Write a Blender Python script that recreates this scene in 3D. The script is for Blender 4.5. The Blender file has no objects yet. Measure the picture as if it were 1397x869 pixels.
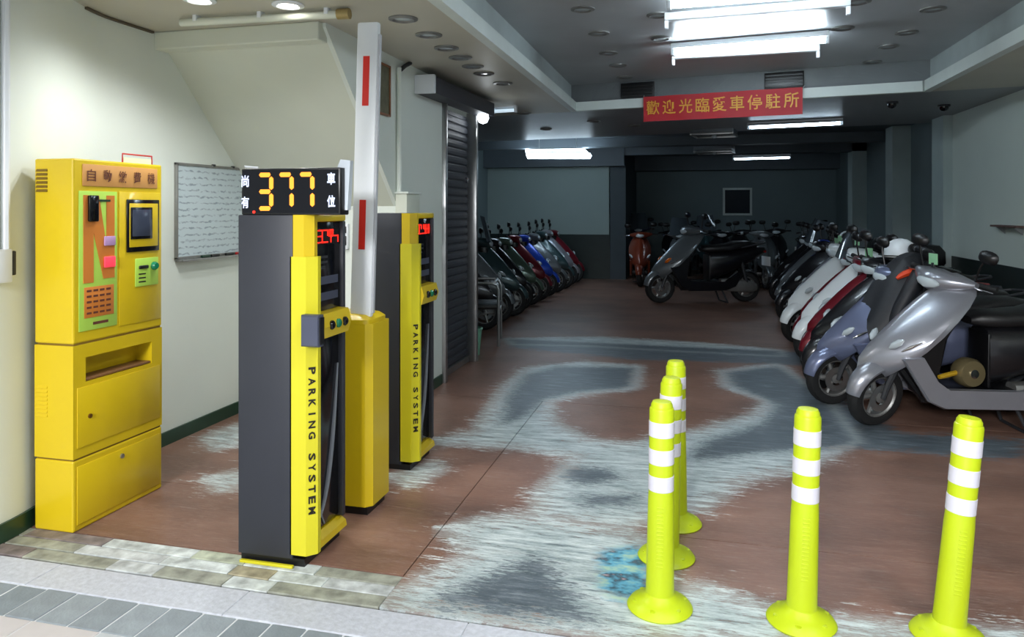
import bpy, bmesh, math, random
import numpy as np
from mathutils import Vector, Matrix
random.seed(7)
S = bpy.context.scene
C = S.collection
PI = math.pi

# ------------------------------------------------------------------ camera
CAMH, FPX, HOR, YAW = 1.5, 1000.0, 285.0, math.atan(0.251)
cd = bpy.data.cameras.new('camera'); cam = bpy.data.objects.new('camera', cd); C.objects.link(cam)
cam.location = (0, 0, CAMH); cam.rotation_euler = (PI/2, 0, YAW)
cd.sensor_width = 36; cd.lens = FPX/1397*36; cd.shift_y = -(434.5-HOR)/1397
cd.clip_start = 0.05
# (YAW > 0 turns the view to the left of the lane axis)
S.camera = cam
SY, CY = math.sin(YAW), math.cos(YAW)

# ------------------------------------------------------------------ world, exposure
w = bpy.data.worlds.new('night'); S.world = w; w.use_nodes = True
w.node_tree.nodes['Background'].inputs[0].default_value = (0.80, 0.90, 1.0, 1)
w.node_tree.nodes['Background'].inputs[1].default_value = 0.42
vs = S.view_settings
vs.view_transform = 'Standard'; vs.look = 'None'; vs.gamma = 1; vs.use_curve_mapping = False
vs.exposure = 0.25
S.cycles.use_denoising = True
S.cycles.max_bounces = 6

def light(name, kind, loc, energy, color=(1, 1, 1), size=0.1, sy=None, rot=(0, 0, 0), parent=None, spot=None):
    l = bpy.data.lights.new(name, kind); l.energy = energy; l.color = color
    if kind == 'AREA':
        l.size = size
        if sy: l.shape = 'RECTANGLE'; l.size_y = sy
    elif kind in ('POINT', 'SPOT'):
        l.shadow_soft_size = size
        if spot: l.spot_size = spot; l.spot_blend = 0.6
    o = bpy.data.objects.new(name, l); C.objects.link(o); o.location = loc; o.rotation_euler = rot
    if parent: o.parent = parent
    return o
# street lighting outside the arcade, behind and to the left of the photographer
light('street_lamp_light', 'AREA', (-1.2, -6.0, 3.7), 620, (0.97, 0.98, 1.0), 1.8, 1.4, (math.radians(68), 0, math.radians(-4)))

# ------------------------------------------------------------------ photo measurements -> room coordinates
def ray(px, py):
    a = (px-698.5)/FPX; b = (HOR-py)/FPX
    return Vector((a*CY - SY, a*SY + CY, b))
O = Vector((0, 0, CAMH))
def on_floor(px, py, z=0.0):
    d = ray(px, py); return O + d*((z-CAMH)/d.z)
def on_u(px, py, u):
    d = ray(px, py); return O + d*(u/d.x)
def on_v(px, py, v):
    d = ray(px, py); return O + d*(v/d.y)

# ------------------------------------------------------------------ materials
def lin(r, g, b):
    f = lambda c: (c/255/12.92) if c/255 <= 0.04045 else ((c/255+0.055)/1.055)**2.4
    return (f(r), f(g), f(b), 1)
MATS = {}
def mat(name, rgb, rough=0.5, metal=0.0, var=0.06, scale=6.0, bump=0.0, bscale=60.0, emit=None, es=0.0, coat=0.0, spec=0.5):
    if name in MATS: return MATS[name]
    m = bpy.data.materials.new(name); m.use_nodes = True
    nt = m.node_tree; b = nt.nodes['Principled BSDF']
    c = lin(*rgb)
    b.inputs['Roughness'].default_value = rough; b.inputs['Metallic'].default_value = metal
    b.inputs['Specular IOR Level'].default_value = spec
    if coat: b.inputs['Coat Weight'].default_value = coat; b.inputs['Coat Roughness'].default_value = 0.08
    tc = nt.nodes.new('ShaderNodeTexCoord')
    n = nt.nodes.new('ShaderNodeTexNoise'); n.inputs['Scale'].default_value = scale; n.inputs['Detail'].default_value = 5
    nt.links.new(tc.outputs['Object'], n.inputs['Vector'])
    r = nt.nodes.new('ShaderNodeValToRGB')
    r.color_ramp.elements[0].position = 0.3; r.color_ramp.elements[1].position = 0.7
    r.color_ramp.elements[0].color = [x*(1-var) for x in c[:3]]+[1]
    r.color_ramp.elements[1].color = [min(1, x*(1+var)) for x in c[:3]]+[1]
    nt.links.new(n.outputs['Fac'], r.inputs[0]); nt.links.new(r.outputs[0], b.inputs['Base Color'])
    if bump:
        n2 = nt.nodes.new('ShaderNodeTexNoise'); n2.inputs['Scale'].default_value = bscale
        nt.links.new(tc.outputs['Object'], n2.inputs['Vector'])
        bp = nt.nodes.new('ShaderNodeBump'); bp.inputs['Strength'].default_value = bump; bp.inputs['Distance'].default_value = 0.01
        nt.links.new(n2.outputs['Fac'], bp.inputs['Height']); nt.links.new(bp.outputs[0], b.inputs['Normal'])
    if emit:
        b.inputs['Emission Color'].default_value = lin(*emit); b.inputs['Emission Strength'].default_value = es
    MATS[name] = m
    return m
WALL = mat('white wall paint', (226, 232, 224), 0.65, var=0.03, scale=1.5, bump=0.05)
SOFFIT = mat('stair soffit paint', (214, 218, 204), 0.7, var=0.03, scale=2)
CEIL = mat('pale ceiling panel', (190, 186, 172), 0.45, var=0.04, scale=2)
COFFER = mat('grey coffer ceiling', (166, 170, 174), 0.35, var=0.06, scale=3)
LIP = mat('white lip trim', (214, 222, 218), 0.5, var=0.03)
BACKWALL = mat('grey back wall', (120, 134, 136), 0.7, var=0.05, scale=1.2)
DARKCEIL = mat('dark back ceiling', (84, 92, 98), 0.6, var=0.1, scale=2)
GREEN = mat('dark green gloss paint', (28, 62, 46), 0.35, var=0.1)
WAINS = mat('black green wainscot', (24, 38, 36), 0.45, var=0.1)
YEL = mat('yellow powder coat', (214, 184, 20), 0.38, var=0.025, scale=3, coat=0.2)
YELL = mat('lemon yellow powder coat', (212, 202, 34), 0.38, var=0.03, scale=3, coat=0.2)
BOLL = mat('fluorescent yellow plastic', (186, 204, 20), 0.42, var=0.03, scale=5)
REFL = mat('white reflective tape', (214, 212, 224), 0.35, var=0.01)
CHAR = mat('charcoal metal', (44, 46, 54), 0.5, var=0.05, scale=4)
BLACK = mat('black plastic', (16, 16, 18), 0.35, var=0.15)
GLOSSB = mat('gloss black panel', (14, 14, 18), 0.12, var=0.1)
RUBBER = mat('black rubber', (20, 20, 21), 0.75, var=0.2, scale=20, bump=0.1)
DGREY = mat('dark grey plastic', (44, 46, 50), 0.5, var=0.1)
SLATE = mat('slate plastic', (70, 74, 92), 0.45)
STEEL = mat('brushed steel', (170, 172, 172), 0.3, metal=0.9, var=0.08, scale=12)
CHROME = mat('chrome', (215, 215, 218), 0.12, metal=1.0, var=0.03)
ALU = mat('cast aluminium', (150, 150, 148), 0.45, metal=0.7, var=0.1, scale=15)
WHITEM = mat('white enamel', (232, 236, 240), 0.35, var=0.02)
REDT = mat('red tape', (215, 38, 22), 0.45, var=0.03)
REDP = mat('red painted wire', (190, 40, 40), 0.4)
TEXTB = mat('black lettering', (28, 22, 12), 0.6)
LIMEG = mat('lime green poster', (176, 216, 84), 0.5, var=0.03)
ORAN = mat('orange print', (206, 122, 44), 0.5, var=0.04)
TAN = mat('tan header plate', (206, 150, 84), 0.5)
BROWNT = mat('brown lettering', (96, 48, 34), 0.6)
SCREEN = mat('dark screen glass', (62, 68, 84), 0.12, var=0.15, scale=8)
TUBE = mat('lit fluorescent tube', (255, 255, 255), 0.4, emit=(226, 244, 255), es=66.0)
TUBEB = mat('lit fluorescent tube, old', (255, 255, 255), 0.4, emit=(214, 238, 255), es=16.0)
BULBS = mat('small bulb glass', (255, 255, 255), 0.4, emit=(240, 248, 255), es=7.0)
BULB = mat('lit lamp lens', (255, 255, 255), 0.4, emit=(255, 250, 238), es=20.0)
LEDA = mat('amber led segment', (255, 120, 20), 0.4, emit=(255, 160, 52), es=1.25)
LEDR = mat('red led dots', (255, 30, 20), 0.4, emit=(255, 34, 20), es=2.2)
LETW = mat('white sign lettering', (200, 212, 240), 0.5, emit=(200, 212, 245), es=0.55)
BANNER = mat('red banner cloth', (176, 26, 38), 0.6, var=0.06, scale=4)
GOLD = mat('gold lettering', (222, 158, 50), 0.5)
GLASSD = mat('dark window glass', (20, 27, 38), 0.45, var=0.1, spec=0.2)
LENSA = mat('amber lens', (230, 110, 20), 0.15, var=0.05)
LENSR = mat('red lens', (160, 16, 20), 0.15, var=0.05)
LENSC = mat('clear lens', (190, 200, 205), 0.08, var=0.05, spec=0.8)
PAPERG = mat('pale green card', (150, 205, 160), 0.6)
SHUT = mat('grey shutter slat', (62, 66, 74), 0.5, metal=0.2, var=0.08)

# ------------------------------------------------------------------ mesh helpers
class MB:
    def __init__(s): s.v = []; s.f = []
    def add(s, vs, fs):
        n = len(s.v); s.v += [tuple(p) for p in vs]; s.f += [tuple(i+n for i in f) for f in fs]; return s
    def box(s, a, b, bev=0.0):
        x0, y0, z0 = [min(a[i], b[i]) for i in range(3)]; x1, y1, z1 = [max(a[i], b[i]) for i in range(3)]
        if not bev:
            vs = [(x0,y0,z0),(x1,y0,z0),(x1,y1,z0),(x0,y1,z0),(x0,y0,z1),(x1,y0,z1),(x1,y1,z1),(x0,y1,z1)]
            return s.add(vs, [(3,2,1,0),(4,5,6,7),(0,1,5,4),(1,2,6,5),(2,3,7,6),(3,0,4,7)])
        bm = bmesh.new(); bmesh.ops.create_cube(bm, size=1)
        for v in bm.verts: v.co = ((x0+x1)/2+v.co.x*(x1-x0), (y0+y1)/2+v.co.y*(y1-y0), (z0+z1)/2+v.co.z*(z1-z0))
        bev = min(bev, (x1-x0)*.45, (y1-y0)*.45, (z1-z0)*.45)
        bmesh.ops.bevel(bm, geom=bm.edges[:], offset=bev, segments=2, affect='EDGES', profile=0.5)
        bm.verts.index_update(); s.add([v.co.copy() for v in bm.verts], [[v.index for v in f.verts] for f in bm.faces]); bm.free(); return s
    def prism(s, poly, axis, a, b, inset=0.0):
        # poly: 2D points in the two other axes (cyclic order), extruded along axis from a to b
        n = len(poly); cx = sum(p[0] for p in poly)/n; cy = sum(p[1] for p in poly)/n
        def P(p, t):
            return {'x': (t, p[0], p[1]), 'y': (p[0], t, p[1]), 'z': (p[0], p[1], t)}[axis]
        if inset:
            d = inset
            def sh(p):
                L = math.hypot(p[0]-cx, p[1]-cy) or 1; k = max(0.3, 1-d/L); return (cx+(p[0]-cx)*k, cy+(p[1]-cy)*k)
            q = [sh(p) for p in poly]; e = min(d, (b-a)*0.4) if b > a else 0
            rings = [[P(p, a) for p in q], [P(p, a+e) for p in poly], [P(p, b-e) for p in poly], [P(p, b) for p in q]]
        else: rings = [[P(p, a) for p in poly], [P(p, b) for p in poly]]
        return s.rings(rings)
    def rings(s, rings, cap=True, closed=False):
        n = len(rings[0]); vs = [p for r in rings for p in r]; fs = []
        m = len(rings)
        for k in range(m if closed else m-1):
            k2 = (k+1) % m
            for i in range(n):
                j = (i+1) % n; fs.append((k*n+i, k*n+j, k2*n+j, k2*n+i))
        if cap and not closed: fs += [tuple(range(n-1, -1, -1)), tuple((m-1)*n+i for i in range(n))]
        return s.add(vs, fs)
    def tube(s, pts, r, n=8, closed=False):
        pts = [Vector(p) for p in pts]; R = []; m = len(pts)
        rr = r if isinstance(r, (list, tuple)) else [r]*m
        up = None
        for i, p in enumerate(pts):
            if closed: d = pts[(i+1) % m]-pts[i-1]
            else: d = pts[min(i+1, m-1)]-pts[max(i-1, 0)]
            d.normalize()
            if up is None: up = Vector((0, 0, 1)) if abs(d.z) < 0.9 else Vector((1, 0, 0))
            a = d.cross(up).normalized(); b = a.cross(d).normalized(); up = b
            R.append([p+(a*math.cos(2*PI*k/n)+b*math.sin(2*PI*k/n))*rr[i] for k in range(n)])
        return s.rings(R, closed=closed)
    def lathe(s, prof, axis='z', c=(0, 0, 0), n=24, cap=True):
        R = []
        for r, h in prof:
            ring = []
            for k in range(n):
                a = 2*PI*k/n; x, y = r*math.cos(a), r*math.sin(a)
                p = {'z': (x, y, h), 'y': (x, h, y), 'x': (h, x, y)}[axis]
                ring.append((c[0]+p[0], c[1]+p[1], c[2]+p[2]))
            R.append(ring)
        return s.rings(R, cap=cap)
    def loft(s, secs, n=16, axis='x'):
        # secs: (pos, c1, c2, h1, h2, power): superellipse rings
        R = []
        for sc in secs:
            p, c1, c2, h1, h2 = sc[:5]; k = 2.0/(sc[5] if len(sc) > 5 else 2.5); ring = []
            for i in range(n):
                a = 2*PI*i/n; ca, sa = math.cos(a), math.sin(a)
                q1 = c1+h1*math.copysign(abs(ca)**k, ca); q2 = c2+h2*math.copysign(abs(sa)**k, sa)
                ring.append({'x': (p, q1, q2), 'y': (q1, p, q2), 'z': (q1, q2, p)}[axis])
            R.append(ring)
        return s.rings(R)
    def grid(s, rows, thick=None):
        m, n = len(rows), len(rows[0]); vs = [p for r in rows for p in r]
        fs = [(i*n+j, i*n+j+1, (i+1)*n+j+1, (i+1)*n+j) for i in range(m-1) for j in range(n-1)]
        if thick is not None:
            N = len(vs); t = Vector(thick); vs = vs+[tuple(Vector(p)+t) for p in vs]
            fs += [tuple(N+k for k in reversed(f)) for f in fs]
            b = [(0, j) for j in range(n)]+[(i, n-1) for i in range(1, m)]+[(m-1, j) for j in range(n-2, -1, -1)]+[(i, 0) for i in range(m-2, 0, -1)]
            ids = [i*n+j for i, j in b]
            for k in range(len(ids)):
                a, c = ids[k], ids[(k+1) % len(ids)]; fs.append((c, a, a+N, c+N))
        return s.add(vs, fs)
    def mesh(s, name, m=None, smooth=True):
        me = bpy.data.meshes.new(name); me.from_pydata(s.v, [], s.f); me.validate()
        bm = bmesh.new(); bm.from_mesh(me); bmesh.ops.recalc_face_normals(bm, faces=bm.faces[:]); bm.to_mesh(me); bm.free()
        if m: me.materials.append(m)
        if smooth:
            me.polygons.foreach_set('use_smooth', [True]*len(me.polygons))
            me.set_sharp_from_angle(angle=math.radians(38))
        return me
    def obj(s, name, m, parent=None, smooth=True):
        return link(name, s.mesh(name, m, smooth), parent)
def link(name, me, parent=None):
    o = bpy.data.objects.new(name, me); C.objects.link(o)
    if parent: o.parent = parent
    return o
def tag(o, label, cat, group=None):
    o['label'] = label; o['category'] = cat
    if group: o['group'] = group
    return o
def thing(name, label, cat, loc=(0, 0, 0), rz=0, group=None):
    o = bpy.data.objects.new(name, None); C.objects.link(o); o.location = loc; o.rotation_euler = (0, 0, rz)
    o.empty_display_size = 0.1
    return tag(o, label, cat, group)
def struct(o): o['kind'] = 'structure'; return o
def label(o, t): o['label'] = t; return o

def text_mesh(body, name, m, width=None, height=None, depth=0.002, bold=0.0, vertical=False, spacing=1.0):
    c = bpy.data.curves.new('t', 'FONT'); c.body = body; c.extrude = 0.0; c.offset = bold; c.resolution_u = 2; c.space_character = spacing
    o = bpy.data.objects.new('t', c); C.objects.link(o); bpy.context.view_layer.update()
    dg = bpy.context.evaluated_depsgraph_get(); e = o.evaluated_get(dg); t = e.to_mesh()
    v = np.array([p.co[:] for p in t.vertices]); f = [tuple(p.vertices) for p in t.polygons]
    e.to_mesh_clear(); bpy.data.objects.remove(o); bpy.data.curves.remove(c)
    lo, hi = v.min(0), v.max(0); ctr = (lo+hi)/2; sz = hi-lo
    v = v-ctr
    if width: v[:, 0] *= width/sz[0]
    if height: v[:, 1] *= height/sz[1]
    n = len(v)
    a = [(x, y, depth) for x, y, _ in v]
    me = bpy.data.meshes.new(name); me.from_pydata(a, [], f); me.materials.append(m)
    return me
def place_text(me, name, parent, loc, ex, ey):
    # ex: reading direction, ey: up direction of the letters
    ex = Vector(ex).normalized(); ey = Vector(ey).normalized(); ez = ex.cross(ey)
    M = Matrix.Identity(4)
    for i in range(3): M[i][0], M[i][1], M[i][2], M[i][3] = ex[i], ey[i], ez[i], loc[i]
    o = link(name, me, parent); o.matrix_basis = M
    return o

# ================================================================== FLOOR
def poly_sdf(poly, U, V):
    P = np.array(poly); d = np.full(U.shape, 1e9); inside = np.zeros(U.shape, bool)
    for i in range(len(P)):
        a, b = P[i], P[(i+1) % len(P)]; e = b-a
        t = np.clip(((U-a[0])*e[0]+(V-a[1])*e[1])/(e@e+1e-12), 0, 1)
        d = np.minimum(d, np.hypot(U-a[0]-t*e[0], V-a[1]-t*e[1]))
        c = ((a[1] > V) != (b[1] > V)) & (U < (b[0]-a[0])*(V-a[1])/(b[1]-a[1]+1e-12)+a[0])
        inside ^= c
    return np.where(inside, d, -d)
def fp(pts): return [tuple(on_floor(x, y)[:2]) for x, y in pts]
# worn areas of the floor paint, outlined as seen on the floor and laid out in metres
PALE = [fp(p) for p in (
    [(594,604),(650,588),(672,552),(690,526),(722,502),(800,494),(872,499),(866,530),(800,537),(748,548),(752,575),(800,600),(860,606),(960,586),(1030,566),(1048,548),(990,528),(985,506),(1060,496),(1130,545),(1170,602),(1090,640),(1010,655),(960,690),(850,718),(735,704),(735,672),(770,640),(782,622),(700,610)],
    [(612,722),(660,708),(720,704),(862,726),(900,760),(905,850),(890,882),(700,856),(500,826),(560,800),(640,756)],
    [(690,462),(820,460),(960,468),(1065,478),(1070,486),(940,480),(800,472),(700,470)],
    [(880,855),(900,820),(960,800),(1060,835),(1250,860),(1397,866),(1397,880),(900,872)],
    [(282,596),(326,580),(326,606),(296,612)], [(286,652),(330,644),(330,664),(300,668)],
    [(536,650),(590,632),(600,640),(560,662)])]
GREYP = [fp(p) for p in (
    [(688,578),(692,545),(716,512),(760,500),(866,502),(860,528),(790,534),(742,545),(722,566)],
    [(990,508),(1060,500),(1140,540),(1230,590),(1397,600),(1397,628),(1180,612),(1100,612),(1000,622),(935,628),(960,604),(1040,578),(1062,552),(1000,526)],
    [(690,775),(730,758),(762,786),(815,846),(700,842),(590,822),(650,790)],
    [(690,462),(860,470),(1090,480),(1130,500),(1050,496),(860,490),(700,474)],
    [(770,636),(830,640),(850,652),(800,662),(770,652)], [(790,676),(870,676),(860,688),(800,690)])]
BLUEP = [fp([(820,752),(872,744),(886,770),(888,812),(850,822),(816,800)])]
def field(polys, U, V):
    r = np.full(U.shape, -1.0)
    for p in polys: r = np.maximum(r, poly_sdf(p, U, V))
    return r

def floor_material():
    m = bpy.data.materials.new('worn red brown floor paint'); m.use_nodes = True; nt = m.node_tree; N = nt.nodes; L = nt.links
    b = N['Principled BSDF']
    g = N.new('ShaderNodeNewGeometry')
    def noise(scale, sx, sy, detail=6, rough=0.6):
        mp = N.new('ShaderNodeMapping'); mp.inputs['Scale'].default_value = (sx, sy, 1); L.new(g.outputs['Position'], mp.inputs[0])
        n = N.new('ShaderNodeTexNoise'); n.inputs['Scale'].default_value = scale; n.inputs['Detail'].default_value = detail; n.inputs['Roughness'].default_value = rough
        L.new(mp.outputs[0], n.inputs[0]); return n.outputs['Fac']
    def math_(op, a, bb, clamp=False):
        k = N.new('ShaderNodeMath'); k.operation = op; k.use_clamp = clamp
        for i, x in enumerate((a, bb)):
            if isinstance(x, (int, float)): k.inputs[i].default_value = x
            else: L.new(x, k.inputs[i])
        return k.outputs[0]
    def attr(nm):
        a = N.new('ShaderNodeAttribute'); a.attribute_name = nm; return a.outputs['Fac']
    def mask(nm, nz, amp, soft, off=0.0):
        x = math_('ADD', attr(nm), math_('MULTIPLY', math_('SUBTRACT', nz, 0.5), amp))
        mr = N.new('ShaderNodeMapRange'); mr.inputs[1].default_value = off-soft; mr.inputs[2].default_value = off+soft; L.new(x, mr.inputs[0]); return mr.outputs[0]
    def ramp(f, stops):
        r = N.new('ShaderNodeValToRGB'); el = r.color_ramp.elements
        while len(el) < len(stops): el.new(0.5)
        for e, (p, c) in zip(el, stops): e.position = p; e.color = lin(*c)
        L.new(f, r.inputs[0]); return r.outputs[0]
    def mix(f, a, bb):
        k = N.new('ShaderNodeMix'); k.data_type = 'RGBA'; L.new(f, k.inputs['Factor']); L.new(a, k.inputs['A']); L.new(bb, k.inputs['B']); return k.outputs['Result']
    streak = noise(4.0, 1.0, 6.5, 10, 0.78); fine = noise(26, 0.7, 3.6, 8, 0.75); big = noise(1.3, 1, 1.6, 5)
    brown = ramp(big, [(0.3, (100, 74, 64)), (0.5, (126, 92, 78)), (0.72, (148, 112, 96))])
    brown = mix(math_('MULTIPLY', ramp(fine, [(0.42, (0, 0, 0)), (0.72, (255, 255, 255))]), 0.55), brown, ramp(streak, [(0.35, (84, 60, 52)), (0.65, (190, 164, 150))]))
    pale = ramp(streak, [(0.36, (104, 118, 122)), (0.46, (164, 178, 180)), (0.62, (218, 226, 226))])
    grey = ramp(streak, [(0.36, (66, 76, 84)), (0.52, (92, 102, 110)), (0.64, (132, 142, 148)), (0.72, (190, 198, 200))])
    col = mix(mask('pale', math_('ADD', math_('MULTIPLY', streak, 0.6), math_('MULTIPLY', fine, 0.4)), 1.7, 0.05), brown, pale)
    col = mix(mask('grey', math_('ADD', math_('MULTIPLY', streak, 0.6), math_('MULTIPLY', fine, 0.4)), 1.2, 0.04), col, grey)
    # bright edge left where the paint flaked away
    ab = N.new('ShaderNodeMath'); ab.operation = 'ABSOLUTE'; L.new(attr('pale'), ab.inputs[0])
    rim = N.new('ShaderNodeMapRange'); rim.inputs[1].default_value = 0.07; rim.inputs[2].default_value = 0.0; L.new(math_('ADD', ab.outputs[0], math_('MULTIPLY', math_('SUBTRACT', streak, 0.5), 0.5)), rim.inputs[0])
    col = mix(math_('MULTIPLY', rim.outputs[0], 0.45), col, ramp(fine, [(0.3, (150, 160, 160)), (0.7, (216, 224, 224))]))
    # loose pale scuffs in the brown paint and dark scuffs in the pale area
    sc = noise(2.2, 1.0, 9.0, 9, 0.75)
    col = mix(ramp(sc, [(0.58, (0, 0, 0)), (0.70, (150, 150, 150))]), col, ramp(fine, [(0, (150, 140, 134)), (1, (190, 190, 186))]))
    blue = ramp(noise(9, 1, 1.5, 3), [(0.35, (170, 200, 176)), (0.5, (96, 168, 196)), (0.62, (60, 84, 96)), (0.7, (196, 160, 164))])
    col = mix(mask('blue', streak, 0.3, 0.03), col, blue)
    L.new(col, b.inputs['Base Color'])
    rr = N.new('ShaderNodeMapRange'); rr.inputs[3].default_value = 0.22; rr.inputs[4].default_value = 0.55; L.new(streak, rr.inputs[0]); L.new(rr.outputs[0], b.inputs['Roughness'])
    bp = N.new('ShaderNodeBump'); bp.inputs['Strength'].default_value = 0.25; bp.inputs['Distance'].default_value = 0.004
    L.new(fine, bp.inputs['Height']); L.new(bp.outputs[0], b.inputs['Normal'])
    return m
FLOORM = floor_material()
JOINT = mat('dusty joint', (84, 76, 72), 0.9)
floor = struct(MB().box((-4.6, 2.54, -0.15), (3.5, 19.6, -0.012)).obj('floor', JOINT))
def slab(u0, u1, v0, v1, step):
    g = 0.0025
    us = np.linspace(u0+g, u1-g, max(2, int((u1-u0)/step)+1)); vv = np.linspace(v0+g, v1-g, max(2, int((v1-v0)/step)+1))
    U, V = np.meshgrid(us, vv); m_, n_ = U.shape
    top = [(float(a), float(b), 0.0) for a, b in zip(U.ravel(), V.ravel())]
    mb = MB().grid([top[i*n_:(i+1)*n_] for i in range(m_)], thick=(0, 0, -0.012))
    me = mb.mesh('floor_slab', FLOORM, smooth=False)
    co = np.zeros(len(me.vertices)*3); me.vertices.foreach_get('co', co); co = co.reshape(-1, 3)
    for nm, ps in (('pale', PALE), ('grey', GREYP), ('blue', BLUEP)):
        at = me.attributes.new(nm, 'FLOAT', 'POINT'); at.data.foreach_set('value', np.clip(field(ps, co[:, 0], co[:, 1]), -0.5, 0.5).astype(np.float32))
    link('floor_slab', me, floor)
UC = [-4.6, -3.32, -1.16, 3.5]; VC = [2.80, 3.44, 5.6, 8.4, 12.0, 15.6, 19.6]
for j in range(6):
    cuts = UC if j < 2 else [UC[0], UC[-1]]
    for i in range(len(cuts)-1):
        slab(cuts[i], cuts[i+1], 2.556 if (j == 0 and i >= 2) else VC[j], VC[j+1], 0.04 if j < 2 else (0.07 if j < 4 else 0.5))
# strip of worn threshold tiles along the kerb
TILEM = []
for k, c in enumerate([(150, 152, 140), (172, 178, 158), (128, 118, 116), (196, 202, 200), (166, 158, 132), (110, 96, 94), (186, 190, 190)]):
    TILEM.append(mat('worn threshold tile %d' % k, c, 0.6, var=0.42, scale=14, bump=0.3, bscale=40))
rt = random.Random(3)
for r0, r1 in ((2.556, 2.636), (2.642, 2.716), (2.722, 2.796)):
    u = -3.3+rt.uniform(-0.2, 0)
    while u < -1.165:
        L_ = rt.uniform(0.16, 0.46)
        if u+L_ > -1.3: L_ = -1.16-u
        if u < -2.75: mi = rt.choice([2, 5, 2, 0])
        elif u < -2.2: mi = rt.choice([0, 3, 6, 6, 3])
        elif u < -1.6: mi = rt.choice([1, 4, 6, 0, 1, 3])
        else: mi = rt.choice([1, 3, 6, 3, 0])
        MB().box((u+0.001, r0, -0.012), (u+L_-0.001, r1, rt.uniform(-0.003, 0.001)), 0.003).obj('threshold_tile', TILEM[mi], floor, smooth=False)
        u += L_
# pavement outside
side = struct(MB().box((-4.6, -3.0, -0.2), (4.2, 2.54, -0.005)).obj('pavement', mat('mortar bed', (206, 208, 210), 0.9)))
KERB = mat('white granite kerb', (190, 193, 202), 0.55, var=0.12, scale=45, bump=0.2, bscale=80)
PAV = [mat('grey paver %d' % i, c, 0.65, var=0.12, scale=12, bump=0.3, bscale=60) for i, c in enumerate([(134, 142, 148), (142, 150, 156), (126, 135, 141)])]
PINK = [mat('pale paving tile %d' % i, c, 0.55, var=0.05, scale=10) for i, c in enumerate([(188, 188, 194), (194, 188, 188), (182, 186, 190)])]
u = -4.4
while u < 4.0:
    MB().box((u+0.001, 2.366, -0.03), (u+0.9-0.001, 2.542, 0.0), 0.004).obj('kerb_stone', KERB, side, smooth=False); u += 0.9
me_p = [MB().box((-0.0675, -0.096, -0.03), (0.0675, 0.096, 0.0), 0.004).mesh('paver', p, False) for p in PAV]
u = -4.4
while u < 4.1:
    o = link('paver', rt.choice(me_p), side); o.location = (u, 2.266, rt.uniform(-0.003, 0)); u += 0.142
me_t = [MB().box((-0.147, -0.147, -0.03), (0.147, 0.147, 0.0), 0.003).mesh('paving_tile', p, False) for p in PINK]
for j in range(4):
    u = -4.3
    while u < 4.0:
        o = link('paving_tile', rt.choice(me_t), side); o.location = (u, 2.02-0.3*j, -0.002); u += 0.3

# ================================================================== WALLS AND CEILING
CZ, KZ, BZ = 2.60, 2.90, 2.78       # low ceiling, coffer ceiling, back ceiling
TOP = 3.05
s0v_ = 3.86
UL, UD = -3.27, -2.12               # left wall, wall with the roller shutter
VR = 5.0                            # back of the recess under the stair
# left wall: a thick front part and a slightly deeper part behind the pay machine
bend = [(-3.03+(UL+3.03)*(3*q*q-2*q**3), 2.62+0.95*q) for q in [k/14 for k in range(15)]]
struct(MB().prism([(-3.03, 1.2)]+bend+[(UL, VR+0.1), (-3.6, VR+0.1), (-3.6, 1.2)], 'z', 0, TOP).obj('wall_left', WALL))
path = [(-3.03, 1.2)]+bend+[(UL, VR)]
struct(MB().prism(path+[(x+0.014, y) for x, y in reversed(path)], 'z', 0, 0.085).obj('baseboard_left', GREEN))
struct(MB().prism(bend[10:]+[(UL, s0v_), (UL+0.02, s0v_)]+[(x+0.02, y) for x, y in reversed(bend[10:])], 'z', CZ-0.014, CZ-0.001).obj('gap_shadow_strip', mat('dark shadow strip', (92, 82, 66), 0.7)))  # dark-coloured strip stands in for the shadow line between wall and ceiling
# wall with the shutter (front edge follows the sloping stair soffit)
s0v, s0z, s1v, s1z = 3.93, 2.575, VR, 1.52
struct(MB().prism([(s0v, TOP), (s0v, s0z), (s1v, s1z), (VR, 0), (6.0, 0), (6.0, 2.44), (6.92, 2.44), (6.92, 0), (6.98, 0), (6.98, TOP)], 'x', UD-0.03, UD).obj('wall_shutter_side', WALL, smooth=False))
struct(MB().prism([(s0v, s0z), (s1v, s1z), (s1v, s1z+0.1), (s0v, s0z+0.1)], 'x', UL, UD-0.03).obj('stair_soffit', SOFFIT, smooth=False))
struct(MB().box((UL, VR, 0), (UD-0.03, VR+0.1, s1z+0.02)).obj('wall_recess', WALL, smooth=False))
struct(MB().box((UL, VR-0.014, 0), (UD-0.03, VR, 0.085)).obj('baseboard_recess', GREEN))
struct(MB().box((UD, VR+0.02, 0), (UD+0.012, 5.95, 0.085)).obj('baseboard_shutter_side', GREEN))
struct(MB().box((UL-0.3, 6.93, 0), (UD-0.03, 6.98, TOP)).obj('wall_return', WALL, smooth=False))
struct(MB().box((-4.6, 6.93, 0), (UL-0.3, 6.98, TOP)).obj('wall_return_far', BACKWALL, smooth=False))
# trim at the head of the sloping soffit
struct(MB().box((UL, s0v-0.05, s0z-0.085), (UD-0.02, s0v+0.06, CZ), 0.008).obj('trim_1', SOFFIT, smooth=False))
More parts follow.
